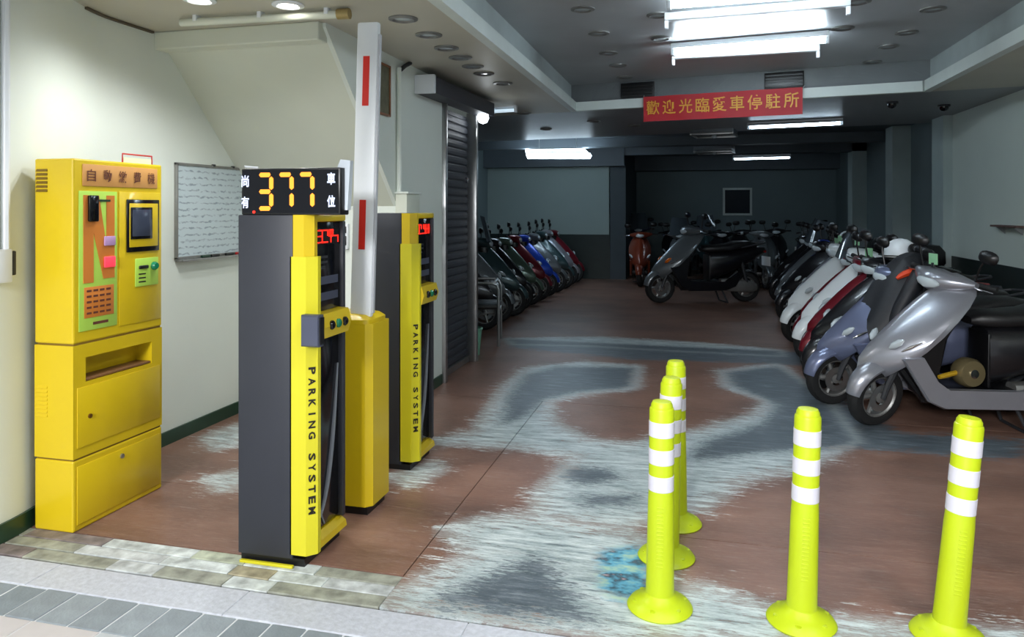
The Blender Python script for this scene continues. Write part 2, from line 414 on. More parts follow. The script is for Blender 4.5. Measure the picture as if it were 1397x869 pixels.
# low ceiling around the coffer
CU0, CU1, CV0 = -1.37, 2.13, 3.0
CL, CR = Vector((CU0, 8.22)), Vector((CU1, 7.62))        # back edge of the coffer
BL, BR = Vector((-4.6, 11.75)), Vector((3.5, 10.3))      # back edge of the beam
def ceil_poly(name, poly, z, m, t=0.1): return struct(MB().prism(poly, 'z', z, z+t).obj(name, m, smooth=False))
ceil = ceil_poly('ceiling', [(-4.6, -0.6), (CU0, -0.6), (CU0, CL.y), (-4.6, CL.y+0.55)], CZ, CEIL)
ceil_poly('ceiling_front', [(CU0, -0.6), (CU1, -0.6), (CU1, CV0), (CU0, CV0)], CZ, CEIL)
ceil_poly('ceiling_right', [(CU1, -0.6), (3.5, -0.6), (3.5, CR.y-0.24), (CU1, CR.y)], CZ, CEIL)
ceil_poly('ceiling_beam', [(-4.6, CL.y+0.55), tuple(CL), tuple(CR), (3.5, CR.y-0.24), tuple(BR), tuple(BL)], CZ, mat('grey beam soffit', (140, 142, 146), 0.4, var=0.05), 0.45)
ceil_poly('ceiling_coffer', [(CU0-0.1, CV0-0.1), (CU1+0.1, CV0-0.1), (CU1+0.1, CR.y+0.2), (CU0-0.1, CL.y+0.2)], KZ, COFFER)
for nm, a, b in (('left', (CU0, CV0), tuple(CL)), ('back', tuple(CL), tuple(CR)), ('right', tuple(CR), (CU1, CV0)), ('front', (CU1, CV0), (CU0, CV0))):
    a, b = Vector(a), Vector(b); d = (b-a).normalized(); n = Vector((d.y, -d.x))
    q = [a, b, b-n*0.03, a-n*0.03]
    struct(MB().prism([tuple(p) for p in q], 'z', CZ+0.001, KZ+0.02).obj('coffer_side_'+nm, mat('grey coffer side', (176, 186, 186), 0.5), smooth=False))
    e = d*0.07
    q = [a, b, b+n*0.07-e*1, a+n*0.07+e*1]
    struct(MB().prism([tuple(p) for p in q], 'z', CZ-0.003, CZ+0.095).obj('trim_coffer_'+nm, LIP, smooth=False))
# ceiling of the back hall
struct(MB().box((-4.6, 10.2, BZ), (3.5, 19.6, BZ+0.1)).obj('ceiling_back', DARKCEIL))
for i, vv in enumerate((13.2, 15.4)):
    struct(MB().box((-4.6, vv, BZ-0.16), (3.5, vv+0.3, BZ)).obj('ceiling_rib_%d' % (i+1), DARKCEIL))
# walls of the back hall
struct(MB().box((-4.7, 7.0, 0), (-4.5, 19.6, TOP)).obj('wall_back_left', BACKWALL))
vb1, vb2 = 15.7, 18.6
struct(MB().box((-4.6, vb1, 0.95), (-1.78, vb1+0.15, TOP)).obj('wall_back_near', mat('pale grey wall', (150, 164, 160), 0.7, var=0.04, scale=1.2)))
struct(MB().box((-4.6, vb1-0.012, 0), (-1.78, vb1+0.15, 0.95)).obj('wainscot_back_near', WAINS))
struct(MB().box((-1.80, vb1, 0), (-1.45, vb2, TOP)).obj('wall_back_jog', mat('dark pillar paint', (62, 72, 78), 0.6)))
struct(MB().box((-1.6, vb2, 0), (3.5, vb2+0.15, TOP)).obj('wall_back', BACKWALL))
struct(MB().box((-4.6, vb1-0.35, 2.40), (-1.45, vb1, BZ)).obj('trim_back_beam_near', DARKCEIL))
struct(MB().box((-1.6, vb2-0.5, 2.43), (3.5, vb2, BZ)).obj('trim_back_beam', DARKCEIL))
# right wall with pilasters and dark wainscot
UR = 2.92
struct(MB().box((UR, 1.2, 0.95), (UR+0.25, 9.9, TOP)).obj('wall_right', mat('right wall paint', (214, 224, 216), 0.65, var=0.03, scale=1.5), smooth=False))
struct(MB().box((UR-0.012, 1.2, 0), (UR+0.25, 9.9, 0.95)).obj('wainscot_right', WAINS))
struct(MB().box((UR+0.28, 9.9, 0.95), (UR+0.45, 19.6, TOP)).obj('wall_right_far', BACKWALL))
struct(MB().box((UR+0.265, 9.9, 0), (UR+0.45, 19.6, 0.95)).obj('wainscot_right_far', WAINS))
for i, vv in enumerate((9.6, 12.4, 15.4)):
    struct(MB().box((UR-0.1 if i == 0 else UR+0.02, vv, 0), (UR+0.45, vv+0.42, TOP)).obj('pillar_%d' % (i+1), mat('pillar paint', (176, 190, 188), 0.65, var=0.03), smooth=False))
# pillars along the left of the back hall
for i, (uu, vv) in enumerate(((-4.3, 9.6), (-4.4, 13.0))):
    struct(MB().box((uu-0.2, vv, 0), (uu+0.12, vv+0.4, TOP)).obj('pillar_left_%d' % (i+1), BACKWALL, smooth=False))
# window in the back wall
a = on_v(989, 291, vb2); b = on_v(1023, 259, vb2)
wd = struct(MB().box((a.x, vb2-0.01, a.z), (b.x, vb2+0.0, b.z)).obj('window_1', GLASSD))
fw = 0.05
for x0, x1, z0, z1 in ((a.x-fw, a.x, a.z-fw, b.z+fw), (b.x, b.x+fw, a.z-fw, b.z+fw), (a.x, b.x, a.z-fw, a.z), (a.x, b.x, b.z, b.z+fw)):
    MB().box((x0, vb2-0.04, z0), (x1, vb2, z1)).obj('window_frame', LIP, wd)
# roller shutter in the left wall
sh = struct(MB().box((UD-0.1, 6.0, 0.0), (UD-0.07, 6.92, 2.4)).obj('door_1', SHUT))
z = 0.06; sm = MB().prism([(UD-0.07, 0.0), (UD-0.058, 0.012), (UD-0.055, 0.036), (UD-0.058, 0.060), (UD-0.07, 0.072)], 'y', 6.04, 6.9).mesh('shutter_slat', SHUT, False)
zz = 0.06
while zz < 2.34:
    o = link('shutter_slat', sm, sh); o.location.z = zz; zz += 0.0745
MB().box((UD-0.08, 6.02, 0.0), (UD-0.04, 6.9, 0.06), 0.005).obj('bottom_bar', STEEL, sh)
for v0 in (5.97, 6.88): MB().box((UD-0.07, v0, 0), (UD+0.035, v0+0.055, 2.44), 0.006).obj('guide_rail', STEEL, sh)
for v0 in (6.1, 6.8): MB().lathe([(0.028, 0), (0.028, 0.02), (0.01, 0.03)], 'x', (UD-0.05, v0, 1.78), 12).obj('latch', CHROME, sh)
hb = struct(MB().prism([(5.36, 2.40), (5.36, 2.53), (7.08, 2.555), (7.08, 2.425)], 'x', UD, UD+0.16).obj('trim_shutter_box', CHAR, smooth=False))
MB().box((UD, 5.33, 2.395), (UD+0.165, 5.37, 2.54), 0.006).obj('end_cap', WHITEM, hb)

# ================================================================== LAMPS
def downlight(px, py, z, lit, lab, group, energy=0, loc=None):
    p = loc or on_floor(px, py, z)
    t = thing('downlight', lab, 'ceiling light', (p[0], p[1], z), 0, group)
    MB().lathe([(0.05, -0.001), (0.085, -0.001), (0.085, -0.008), (0.062, -0.014), (0.05, -0.006)], 'z', n=24, cap=False).obj('trim_ring', ALU if not lit else WHITEM, t)
    MB().lathe([(0.052, -0.004), (0.03, -0.006), (0.004, -0.007)], 'z', n=20).obj('lens', BULB if lit else LENSC, t)
    if lit: light('downlight_lamp', 'SPOT', (0, 0, -0.03), energy, (0.97, 0.99, 1.0), 0.05, parent=t, spot=math.radians(150))
    return t
downlight(393, 6, CZ, True, 'lit round downlight over the parking machines, just in front of the soffit trim', None, 34)
downlight(272, -1, CZ, True, 'lit round downlight over the pay machine', None, 34)
# the lit row goes on over the arcade towards the street
for uu, vv in ((-0.2, 1.9), (1.4, 1.9), (-1.8, 0.6), (0.4, 0.6), (2.0, 0.6)):
    downlight(0, 0, CZ, True, 'lit round downlight in the arcade ceiling in front of the garage', 'lit downlights over the arcade', 48, (uu, vv))
ORD = ['first', 'second', 'third', 'fourth', 'fifth', 'sixth', 'seventh', 'eighth']
for k, (px, py) in enumerate(((550, 25), (585, 47), (609, 65), (628, 78), (645, 90), (660, 100), (686, 113))):
    downlight(px, py, CZ, False, '%s unlit downlight from the barrier boom in the strip above the shutter wall' % ORD[k], 'unlit downlights in the strip above the shutter wall')
for k, (px, py) in enumerate(((852, 105), (843, 89), (830, 72), (817, 45), (795, 12))):
    downlight(px, py, KZ, False, '%s unlit downlight from the banner beam in sunken ceiling, shutter side of the tubes' % ORD[k], 'unlit downlights in sunken ceiling, shutter side')
for k, (px, py) in enumerate(((1190, 84), (1212, 63), (1237, 44), (1273, 12))):
    downlight(px, py, KZ, False, '%s unlit downlight from the banner beam in sunken ceiling, right wall side of the tubes' % ORD[k], 'unlit downlights in sunken ceiling, scooter side')
for k, (px, py) in enumerate(((898, 20), (1170, 2), (902, 52), (1150, 38))):
    downlight(px, py, KZ, False, 'unlit downlight right at the %s end of the lit tube %s the banner' % (('shutter', 'right wall')[k % 2], ('farther from', 'nearer')[k//2]), 'unlit downlights beside the tubes')
for k, (px, py) in enumerate(((715, 154), (745, 176), (810, 165), (865, 171))):
    downlight(px, py, CZ, False, '%s small unlit downlight from the bulb lamp under the wide grey beam' % ORD[k], 'unlit downlights under the beam')

def tube_light(pa, pb, z, lab, energy, batten=True, group=None, hang=0.0, w=0.16, tm=None):
    """fluorescent fitting: housing, reflector, tube, end holders; pa, pb: its ends"""
    a, b = Vector((pa[0], pa[1])), Vector((pb[0], pb[1])); d = b-a; L_ = d.length; c = (a+b)/2
    t = thing('fluorescent_light', lab, 'ceiling light', (c.x, c.y, z), math.atan2(d.y, d.x), group)
    h = L_/2
    MB().box((-h, -0.03, 0.03), (h, 0.03, 0.075), 0.006).obj('housing', WHITEM, t)
    if hang: MB().prism([(-w/2, 0.012), (-0.035, 0.036), (0.035, 0.036), (w/2, 0.012), (w/2, 0.018), (0.035, 0.042), (-0.035, 0.042), (-w/2, 0.018)], 'x', -h, h).obj('reflector', WHITEM, t, smooth=False)
    MB().lathe([(0.004, -h+0.03), (0.019, -h+0.035), (0.019, h-0.035), (0.004, h-0.03)], 'x', (0, 0, 0), 12).obj('tube', tm or TUBE, t)
    for s in (-1, 1): MB().box((s*(h-0.012)-0.014, -0.018, -0.026), (s*(h-0.012)+0.014, 0.018, 0.036), 0.004).obj('tube_holder', WHITEM, t)
    if hang:
        for s in (-0.35, 0.35): MB().tube([(s*L_, 0, 0.07), (s*L_, 0, hang)], 0.006, 6).obj('hanger', STEEL, t)
    return t
def frame_bar(pa, pb, z, lab):
    a, b = Vector((pa[0], pa[1])), Vector((pb[0], pb[1])); d = b-a; h = d.length/2; c = (a+b)/2
    t = thing('light_batten', lab, 'light fitting', (c.x, c.y, z), math.atan2(d.y, d.x), 'empty battens beside the lit tubes')
    MB().box((-h, -0.035, 0), (h, 0.035, 0.055), 0.006).obj('housing', WHITEM, t)
    for s in (-1, 1): MB().box((s*(h-0.012)-0.013, -0.02, -0.055), (s*(h-0.012)+0.013, 0.02, 0.004), 0.004).obj('tube_holder', WHITEM, t)
    return t
TZ = KZ-0.085
tube_light(on_floor(916, 72, TZ), on_floor(1131, 55, TZ), TZ, 'brightly lit fluorescent tube in the sunken ceiling, nearer the red banner', 46)
tube_light(on_floor(910, 8, TZ), on_floor(1150, -10, TZ), TZ, 'brightly lit fluorescent tube in the sunken ceiling, farther from the red banner', 46)
frame_bar(on_floor(917, 85, TZ), on_floor(1118, 74, TZ), TZ+0.025, 'empty white tube batten in the sunken ceiling, nearer the red banner')
frame_bar(on_floor(907, 34, TZ), on_floor(1160, 14, TZ), TZ+0.025, 'empty white tube batten between the two lit ceiling tubes')
# back hall
tube_light(on_floor(1020, 174, CZ-0.06), on_floor(1150, 168, CZ-0.06), CZ-0.06, 'long lit tube hanging behind the banner beam', 13, hang=0.24, tm=TUBEB)
tube_light(on_floor(1000, 217, BZ-0.26), on_floor(1079, 215, BZ-0.26), BZ-0.26, 'lit tube hanging deep in the hall above the back window', 7, hang=0.26, tm=TUBEB)
# square twin-tube frame lamp
zl = 2.52
a = on_floor(719, 207, zl); b = on_floor(804, 207, zl)
t = thing('frame_lamp', 'square frame of bright tubes hanging above the scooters beside the shutter', 'ceiling light', ((a.x+b.x)/2, (a.y+b.y)/2, zl), math.atan2(b.y-a.y, b.x-a.x))
hw = (b-a).length/2
for yy, r_, zo in ((-0.22, 0.05, -0.09), (0.9, 0.028, 0.1)):
    MB().lathe([(0.004, -hw), (r_, -hw+0.01), (r_, hw-0.01), (0.004, hw)], 'x', (0, yy, zo), 12).obj('tube', TUBEB, t)
for s in (-1, 1):
    MB().tube([(s*hw*0.97, -0.22, -0.09), (s*hw*0.97, 0.9, 0.1)], 0.03, 10).obj('side_tube', TUBEB, t)
    MB().tube([(s*hw*0.6, 0.14, 0.02), (s*hw*0.6, 0.14, BZ-zl)], 0.006, 6).obj('hanger', STEEL, t)
MB().box((0.0, 0.8, 0.16), (hw*0.95, 0.98, 0.21), 0.006).obj('housing', mat('blue grey housing', (110, 140, 176), 0.4), t)
# bulb lamp at the end of the shutter box
p = on_u(657, 159, UD+0.1)
t = thing('bulb_lamp', 'small bright bulb lamp at the end of the shutter box', 'lamp', (p.x, p.y+0.05, p.z))
MB().lathe([(0.004, -0.065), (0.04, -0.05), (0.058, -0.01), (0.05, 0.03), (0.028, 0.06)], 'z', n=16).obj('bulb', BULBS, t)
MB().lathe([(0.03, 0.055), (0.03, 0.11), (0.045, 0.115), (0.045, 0.135)], 'z', n=16).obj('socket', WHITEM, t)
light('bulb_light', 'POINT', (0.03, 0.06, -0.12), 1.0, (0.9, 0.97, 1.0), 0.05, parent=t)
t = tube_light(on_floor(672, 152, CZ-0.05), on_floor(705, 150, CZ-0.05), CZ-0.05, 'short white strip fitting under the beam beside the bulb lamp', 0.6, tm=mat('dim strip cover', (220, 230, 235), 0.4, emit=(214, 238, 255), es=0.6))

# ================================================================== BANNER, VENTS, CEILING FITTINGS
d = (CR-CL).normalized(); ang = math.atan2(d.y, d.x)
def on_beam(px, py, off=0.0):
    # plane through the back edge of the coffer, moved towards the street by off
    n = Vector((-d.y, d.x, 0)); q = Vector((CL.x, CL.y, 0))-n*off; r = ray(px, py)
    return O + r*((q-O).dot(n)/r.dot(n))
a = on_beam(878, 167, 0.12); b = on_beam(1095, 119, 0.12); a2 = on_beam(878, 132, 0.12); b2 = on_beam(1090, 155, 0.12)
z0, z1 = (a.z+b2.z)/2, (a2.z+b.z)/2; wd_ = math.hypot(b.x-a.x, b.y-a.y)
t = thing('banner', 'red cloth banner with nine gold characters hung across the beam', 'banner', ((a.x+b.x)/2, (a.y+b.y)/2, (z0+z1)/2), ang)
rows = []
for i in range(5):
    rows.append([(-wd_/2+wd_*k/24, -0.006*math.sin(k*1.1+i*0.5), -(z1-z0)/2+(z1-z0)*i/4) for k in range(25)])
MB().grid(rows, thick=(0, 0.004, 0)).obj('cloth', BANNER, t)
for k, ch in enumerate('歡迎光臨愛車停駐所'):
    place_text(text_mesh(ch, 'character', GOLD, wd_*0.088, (z1-z0)*0.56, bold=0.010), 'character', t, (wd_*(-0.435+0.87*k/8), -0.012, 0.01), (1, 0, 0), (0, 0, 1))
for s in (-1, 1): MB().tube([(s*wd_/2, 0.002, (z1-z0)/2-0.01), (s*wd_/2*1.02, 0.09, (z1-z0)/2+0.03)], 0.004, 6).obj('tie_cord', WHITEM, t)
for i, (x0, y0, x1, y1) in enumerate(((848, 121, 893, 139), (1043, 109, 1097, 128))):
    a = on_beam(x0, y1); b = on_beam(x1, y0); L_ = math.hypot(b.x-a.x, b.y-a.y); H = 0.16
    t = thing('air_vent', ['black air vent in the beam face by the first character of the banner', 'black air vent in the beam face by the last character of the banner'][i], 'vent', ((a.x+b.x)/2-d.y*-0.0, (a.y+b.y)/2, 2.715), ang)
    MB().box((-L_/2, -0.035, 0), (L_/2, -0.002, H), 0.004).obj('frame', BLACK, t)
    for k in range(4): MB().box((-L_/2+0.015, -0.045, 0.02+k*0.034), (L_/2-0.015, -0.03, 0.034+k*0.034)).obj('slat', BLACK, t)
# ceiling cassette / projector like boxes
for (x0, x1, yc, zc, lb) in ((946, 1003, 183, 2.66, 'nearer the banner'), (950, 1000, 207, 2.66, 'farther from the banner')):
    a = on_floor(x0, yc, zc-0.12); b = on_floor(x1, yc, zc-0.12); L_ = (b-a).length
    t = thing('ceiling_box', 'grey metal ceiling box with light rim in the back hall, '+lb, 'ceiling unit', ((a.x+b.x)/2, (a.y+b.y)/2+0.1, zc-0.12), ang)
    MB().box((-L_/2, -0.25, 0.0), (L_/2, 0.25, 0.12), 0.01).obj('case', mat('unit grey', (96, 100, 104), 0.4), t)
    for s in (-1, 1): MB().box((s*(L_/2-0.012)-0.014, -0.28, -0.02), (s*(L_/2-0.012)+0.014, 0.27, 0.014), 0.004).obj('rim', STEEL, t)
    for s in (-1, 1): MB().box((-L_/2, s*0.262-0.014, -0.02), (L_/2, s*0.262+0.014, 0.014), 0.004).obj('rim', STEEL, t)
    MB().lathe([(0.03, 0.0), (0.04, -0.02), (0.02, -0.045), (0.004, -0.05)], 'z', n=14).obj('lens', LENSC, t)
    for s in (-1, 1): MB().tube([(s*L_*0.4, 0, 0.11), (s*L_*0.4, 0, BZ-zc+0.12)], 0.008, 6).obj('hanger', STEEL, t)
# small dark camera domes under the beam
for px, py, lb in ((1217, 139, 'nearer the red banner'), (1288, 143, 'nearer the right wall')):
    p = on_floor(px, py, CZ)
    t = thing('dome_camera', 'small black dome camera under the beam, '+lb, 'camera', tuple(p))
    MB().lathe([(0.06, 0), (0.06, -0.02), (0.045, -0.02)], 'z', n=16).obj('base', DGREY, t)
    MB().lathe([(0.045, -0.02), (0.042, -0.045), (0.025, -0.062), (0.003, -0.068)], 'z', n=16).obj('dome', GLOSSB, t)

# ================================================================== PAY MACHINE
KU, KV0, KV1, KH, KB = -2.79, 2.79, 3.37, 1.735, -3.01
K = thing('pay_machine', 'tall yellow parking pay machine with orange and lime green front', 'pay machine', ((KU+KB)/2, (KV0+KV1)/2, 0))
KO = Vector(K.location)
def kb(name, v0, v1, z0, z1, d0, d1, m, parent=K, bev=0.004):
    """box on the front of the pay machine: depth d0..d1 measured out of the front face"""
    o = MB().box((KU+d0-KO.x, v0-KO.y, z0), (KU+d1-KO.x, v1-KO.y, z1), bev).obj(name, m, parent); return o
def kz(px, py): p = on_u(px, py, KU); return p.y, p.z
def kq(name, x0, y0, x1, y1, d0, d1, m, parent=K, bev=0.003):
    v0, za = kz(x0, y0); v1, zb = kz(x1, y1); return kb(name, v0, v1, min(za, zb), max(za, zb), d0, d1, m, parent, bev)
zA, zB = 0.335, 0.868      # joints between base, middle and top cabinet
def shell(name, z0, z1, hole=None):
    mb = MB()
    x0, x1, y0, y1 = KB-KO.x, KU-KO.x, KV0-KO.y, KV1-KO.y
    if not hole: mb.box((x0, y0, z0), (x1, y1, z1), 0.008)
    else:
        a0, a1, b0, b1 = hole; a0 -= KO.y; a1 -= KO.y; dp = 0.1
        mb.box((x0, y0, z0), (x1-dp, y1, z1)); mb.box((x1-dp, y0, z0), (x1, a0, z1)); mb.box((x1-dp, a1, z0), (x1, y1, z1))
        mb.box((x1-dp, a0, z0), (x1, a1, b0)); mb.box((x1-dp, a0, b1), (x1, a1, z1))
    return mb.obj(name, YEL, K, smooth=False)
shell('base_cabinet', 0.0, zA-0.004)
va, zt = kz(117, 487); vb, zb_ = kz(207, 466)
_, zl_ = kz(117, 519)
shell('middle_cabinet', zA+0.004, zB-0.004, (va, vb, 0.685, 0.80))
shell('top_cabinet', zB+0.004, KH)
kb('joint', KV0+0.006, KV1-0.006, zA-0.01, zA+0.01, -0.21, -0.004, mat('dark yellow seam', (120, 92, 14), 0.7))
kb('joint', KV0+0.006, KV1-0.006, zB-0.01, zB+0.01, -0.21, -0.004, MATS['dark yellow seam'])
# tray floor
kb('coin_tray', va+0.004, vb-0.004, 0.687, 0.700, -0.095, -0.004, mat('brown steel tray', (122, 84, 50), 0.5))
# doors
dr = kb('door', KV0+0.02, KV1-0.02, 0.03, zA-0.035, 0, 0.005, YEL); MB().lathe([(0.012, KU+0.005-KO.x), (0.012, KU+0.012-KO.x), (0.004, KU+0.013-KO.x)], 'x', (0, 0.0, 0.265), 12).obj('lock', STEEL, dr)
dr = kb('door', KV0+0.02, KV1-0.02, zA+0.05, 0.665, 0, 0.005, YEL); MB().lathe([(0.011, KU+0.005-KO.x), (0.011, KU+0.012-KO.x), (0.004, KU+0.013-KO.x)], 'x', (0, -0.2, 0.52), 12).obj('lock', mat('dark brass', (120, 84, 30), 0.4, 0.6), dr)
# header plate with characters
hp = kq('header_plate', 112, 226, 214, 262, 0, 0.004, TAN)
hv0, hv1 = kz(112, 0)[0], kz(214, 0)[0]; hz = 1.66
hp.data = MB().box((KU-KO.x, hv0-KO.y, hz-0.052), (KU+0.004-KO.x, hv1-KO.y, hz+0.052), 0.003).mesh('header_plate', TAN)
for i, ch in enumerate('自動繳費機'):
    vv = hv0+(hv1-hv0)*(0.1+0.2*i)
    place_text(text_mesh(ch, 'character', BROWNT, 0.052, 0.058, bold=0.006), 'character', hp, (KU+0.005-KO.x, vv-KO.y, hz), (0, 1, 0), (0, 0, 1))
# poster side
pv0, pv1 = kz(107, 0)[0], kz(159, 0)[0]; pz0, pz1 = 0.925, 1.585
po = kb('poster', pv0, pv1, pz0, pz1, 0, 0.004, LIMEG)
def pp(name, a0, a1, b0, b1, d0, d1, m, parent=po, bev=0.0015):
    return kb(name, pv0+(pv1-pv0)*a0, pv0+(pv1-pv0)*a1, pz0+(pz1-pz0)*b0, pz0+(pz1-pz0)*b1, d0, d1, m, parent, bev)
def pl(pts, name, m, d0=0.004, d1=0.006):
    q = [(pv0+(pv1-pv0)*x-KO.y, pz0+(pz1-pz0)*y) for x, y in pts]
    return MB().prism(q, 'x', KU+d0-KO.x, KU+d1-KO.x).obj(name, m, po, smooth=False)
pl([(0.10, 0.34), (0.36, 0.34), (0.36, 0.97), (0.10, 0.97)], 'letter_stroke', ORAN)
pl([(0.70, 0.36), (0.92, 0.36), (0.92, 0.97), (0.70, 0.97)], 'letter_stroke', ORAN)
pl([(0.36, 0.97), (0.50, 0.97), (0.70, 0.60), (0.70, 0.36), (0.62, 0.36), (0.36, 0.70)], 'letter_stroke', ORAN)
pp('price_table', 0.12, 0.90, 0.09, 0.31, 0.004, 0.006, ORAN)
for i in range(5):
    for j in range(4): pp('print_line', 0.18+0.17*j, 0.30+0.17*j, 0.115+0.04*i, 0.13+0.04*i, 0.006, 0.007, BROWNT, bev=0)
pp('print_line', 0.35, 0.75, 0.035, 0.055, 0.004, 0.005, BROWNT, bev=0)
pp('print_line', 0.5, 0.8, 0.925, 0.94, 0.006, 0.0072, GREEN, bev=0)
pp('camera_window', 0.2, 0.44, 0.78, 0.97, 0.004, 0.022, GLOSSB, bev=0.006)
c1 = pp('ticket_slot', 0.62, 0.92, 0.60, 0.67, 0.006, 0.014, mat('lilac sticker', (188, 150, 196), 0.4), bev=0.006)
c2 = pp('note_slot', 0.62, 0.92, 0.44, 0.52, 0.006, 0.014, mat('pink red lens', (236, 70, 90), 0.3, emit=(255, 60, 80), es=0.5), bev=0.006)
# screen side
sv0, sv1 = kz(171, 0)[0], kz(215, 0)[0]
kb('door', kz(162, 0)[0], KV1-0.012, 0.915, 1.585, 0, 0.004, YEL)
sf = kb('screen_bezel', sv0, sv1, 1.28, 1.548, 0.004, 0.012, GLOSSB)
kb('screen_surround', sv0+0.014, sv1-0.014, 1.305, 1.528, 0.010, 0.015, YEL, sf)
kb('screen', sv0+0.018, sv1-0.06, 1.345, 1.508, 0.014, 0.02, GLOSSB, sf)
kb('screen_glass', sv0+0.026, sv1-0.07, 1.36, 1.497, 0.018, 0.0215, SCREEN, sf)
cp = kb('card_plate', kz(183, 0)[0], kz(214, 0)[0], 1.10, 1.245, 0.004, 0.010, LIMEG)
cv0, cv1 = kz(183, 0)[0], kz(214, 0)[0]
kb('card_slot', cv0+0.02, cv0+0.085, 1.19, 1.208, 0.009, 0.018, BLACK, cp)
MB().lathe([(0.022, KU+0.009-KO.x), (0.022, KU+0.02-KO.x), (0.016, KU+0.03-KO.x), (0.003, KU+0.031-KO.x)], 'x', (0, cv1-0.035-KO.y, 1.20), 18).obj('push_button', mat('green button', (20, 120, 84), 0.25), cp)
for i, zz in enumerate((1.16, 1.14, 1.12)): kb('print_line', cv0+0.02, cv0+0.07, zz, zz+0.007, 0.0095, 0.0108, TEXTB, cp, 0)
# louvres on the side facing the street
for z0, n in ((1.58, 6), (0.53, 8)):
    for k in range(n):
        MB().prism([(KV0-KO.y, z0+k*0.019), (KV0-0.006-KO.y, z0+k*0.019), (KV0-KO.y, z0+0.012+k*0.019)], 'x', KB+0.012-KO.x, KB+0.075-KO.x).obj('louvre', MATS['dark yellow seam'] if z0 > 1 else YEL, K, smooth=False)
# red wire sign holder on top
pa, pb = on_u(167, 220, KU-0.03), on_u(207, 226, KU-0.03)
t = thing('sign_holder', 'red wire sign holder with a pale card standing on top of the pay machine', 'sign holder', (KU-0.03, (pa.y+pb.y)/2, KH))
hw = (pb.y-pa.y)/2
MB().tube([(0, -hw, 0), (0, -hw, 0.045), (0, hw, 0.045), (0, hw, 0)], 0.004, 6).obj('wire_frame', REDP, t)
MB().box((-0.002, -hw+0.006, 0), (0.002, hw-0.006, 0.028)).obj('card', mat('pale lime card', (214, 232, 190), 0.6), t)

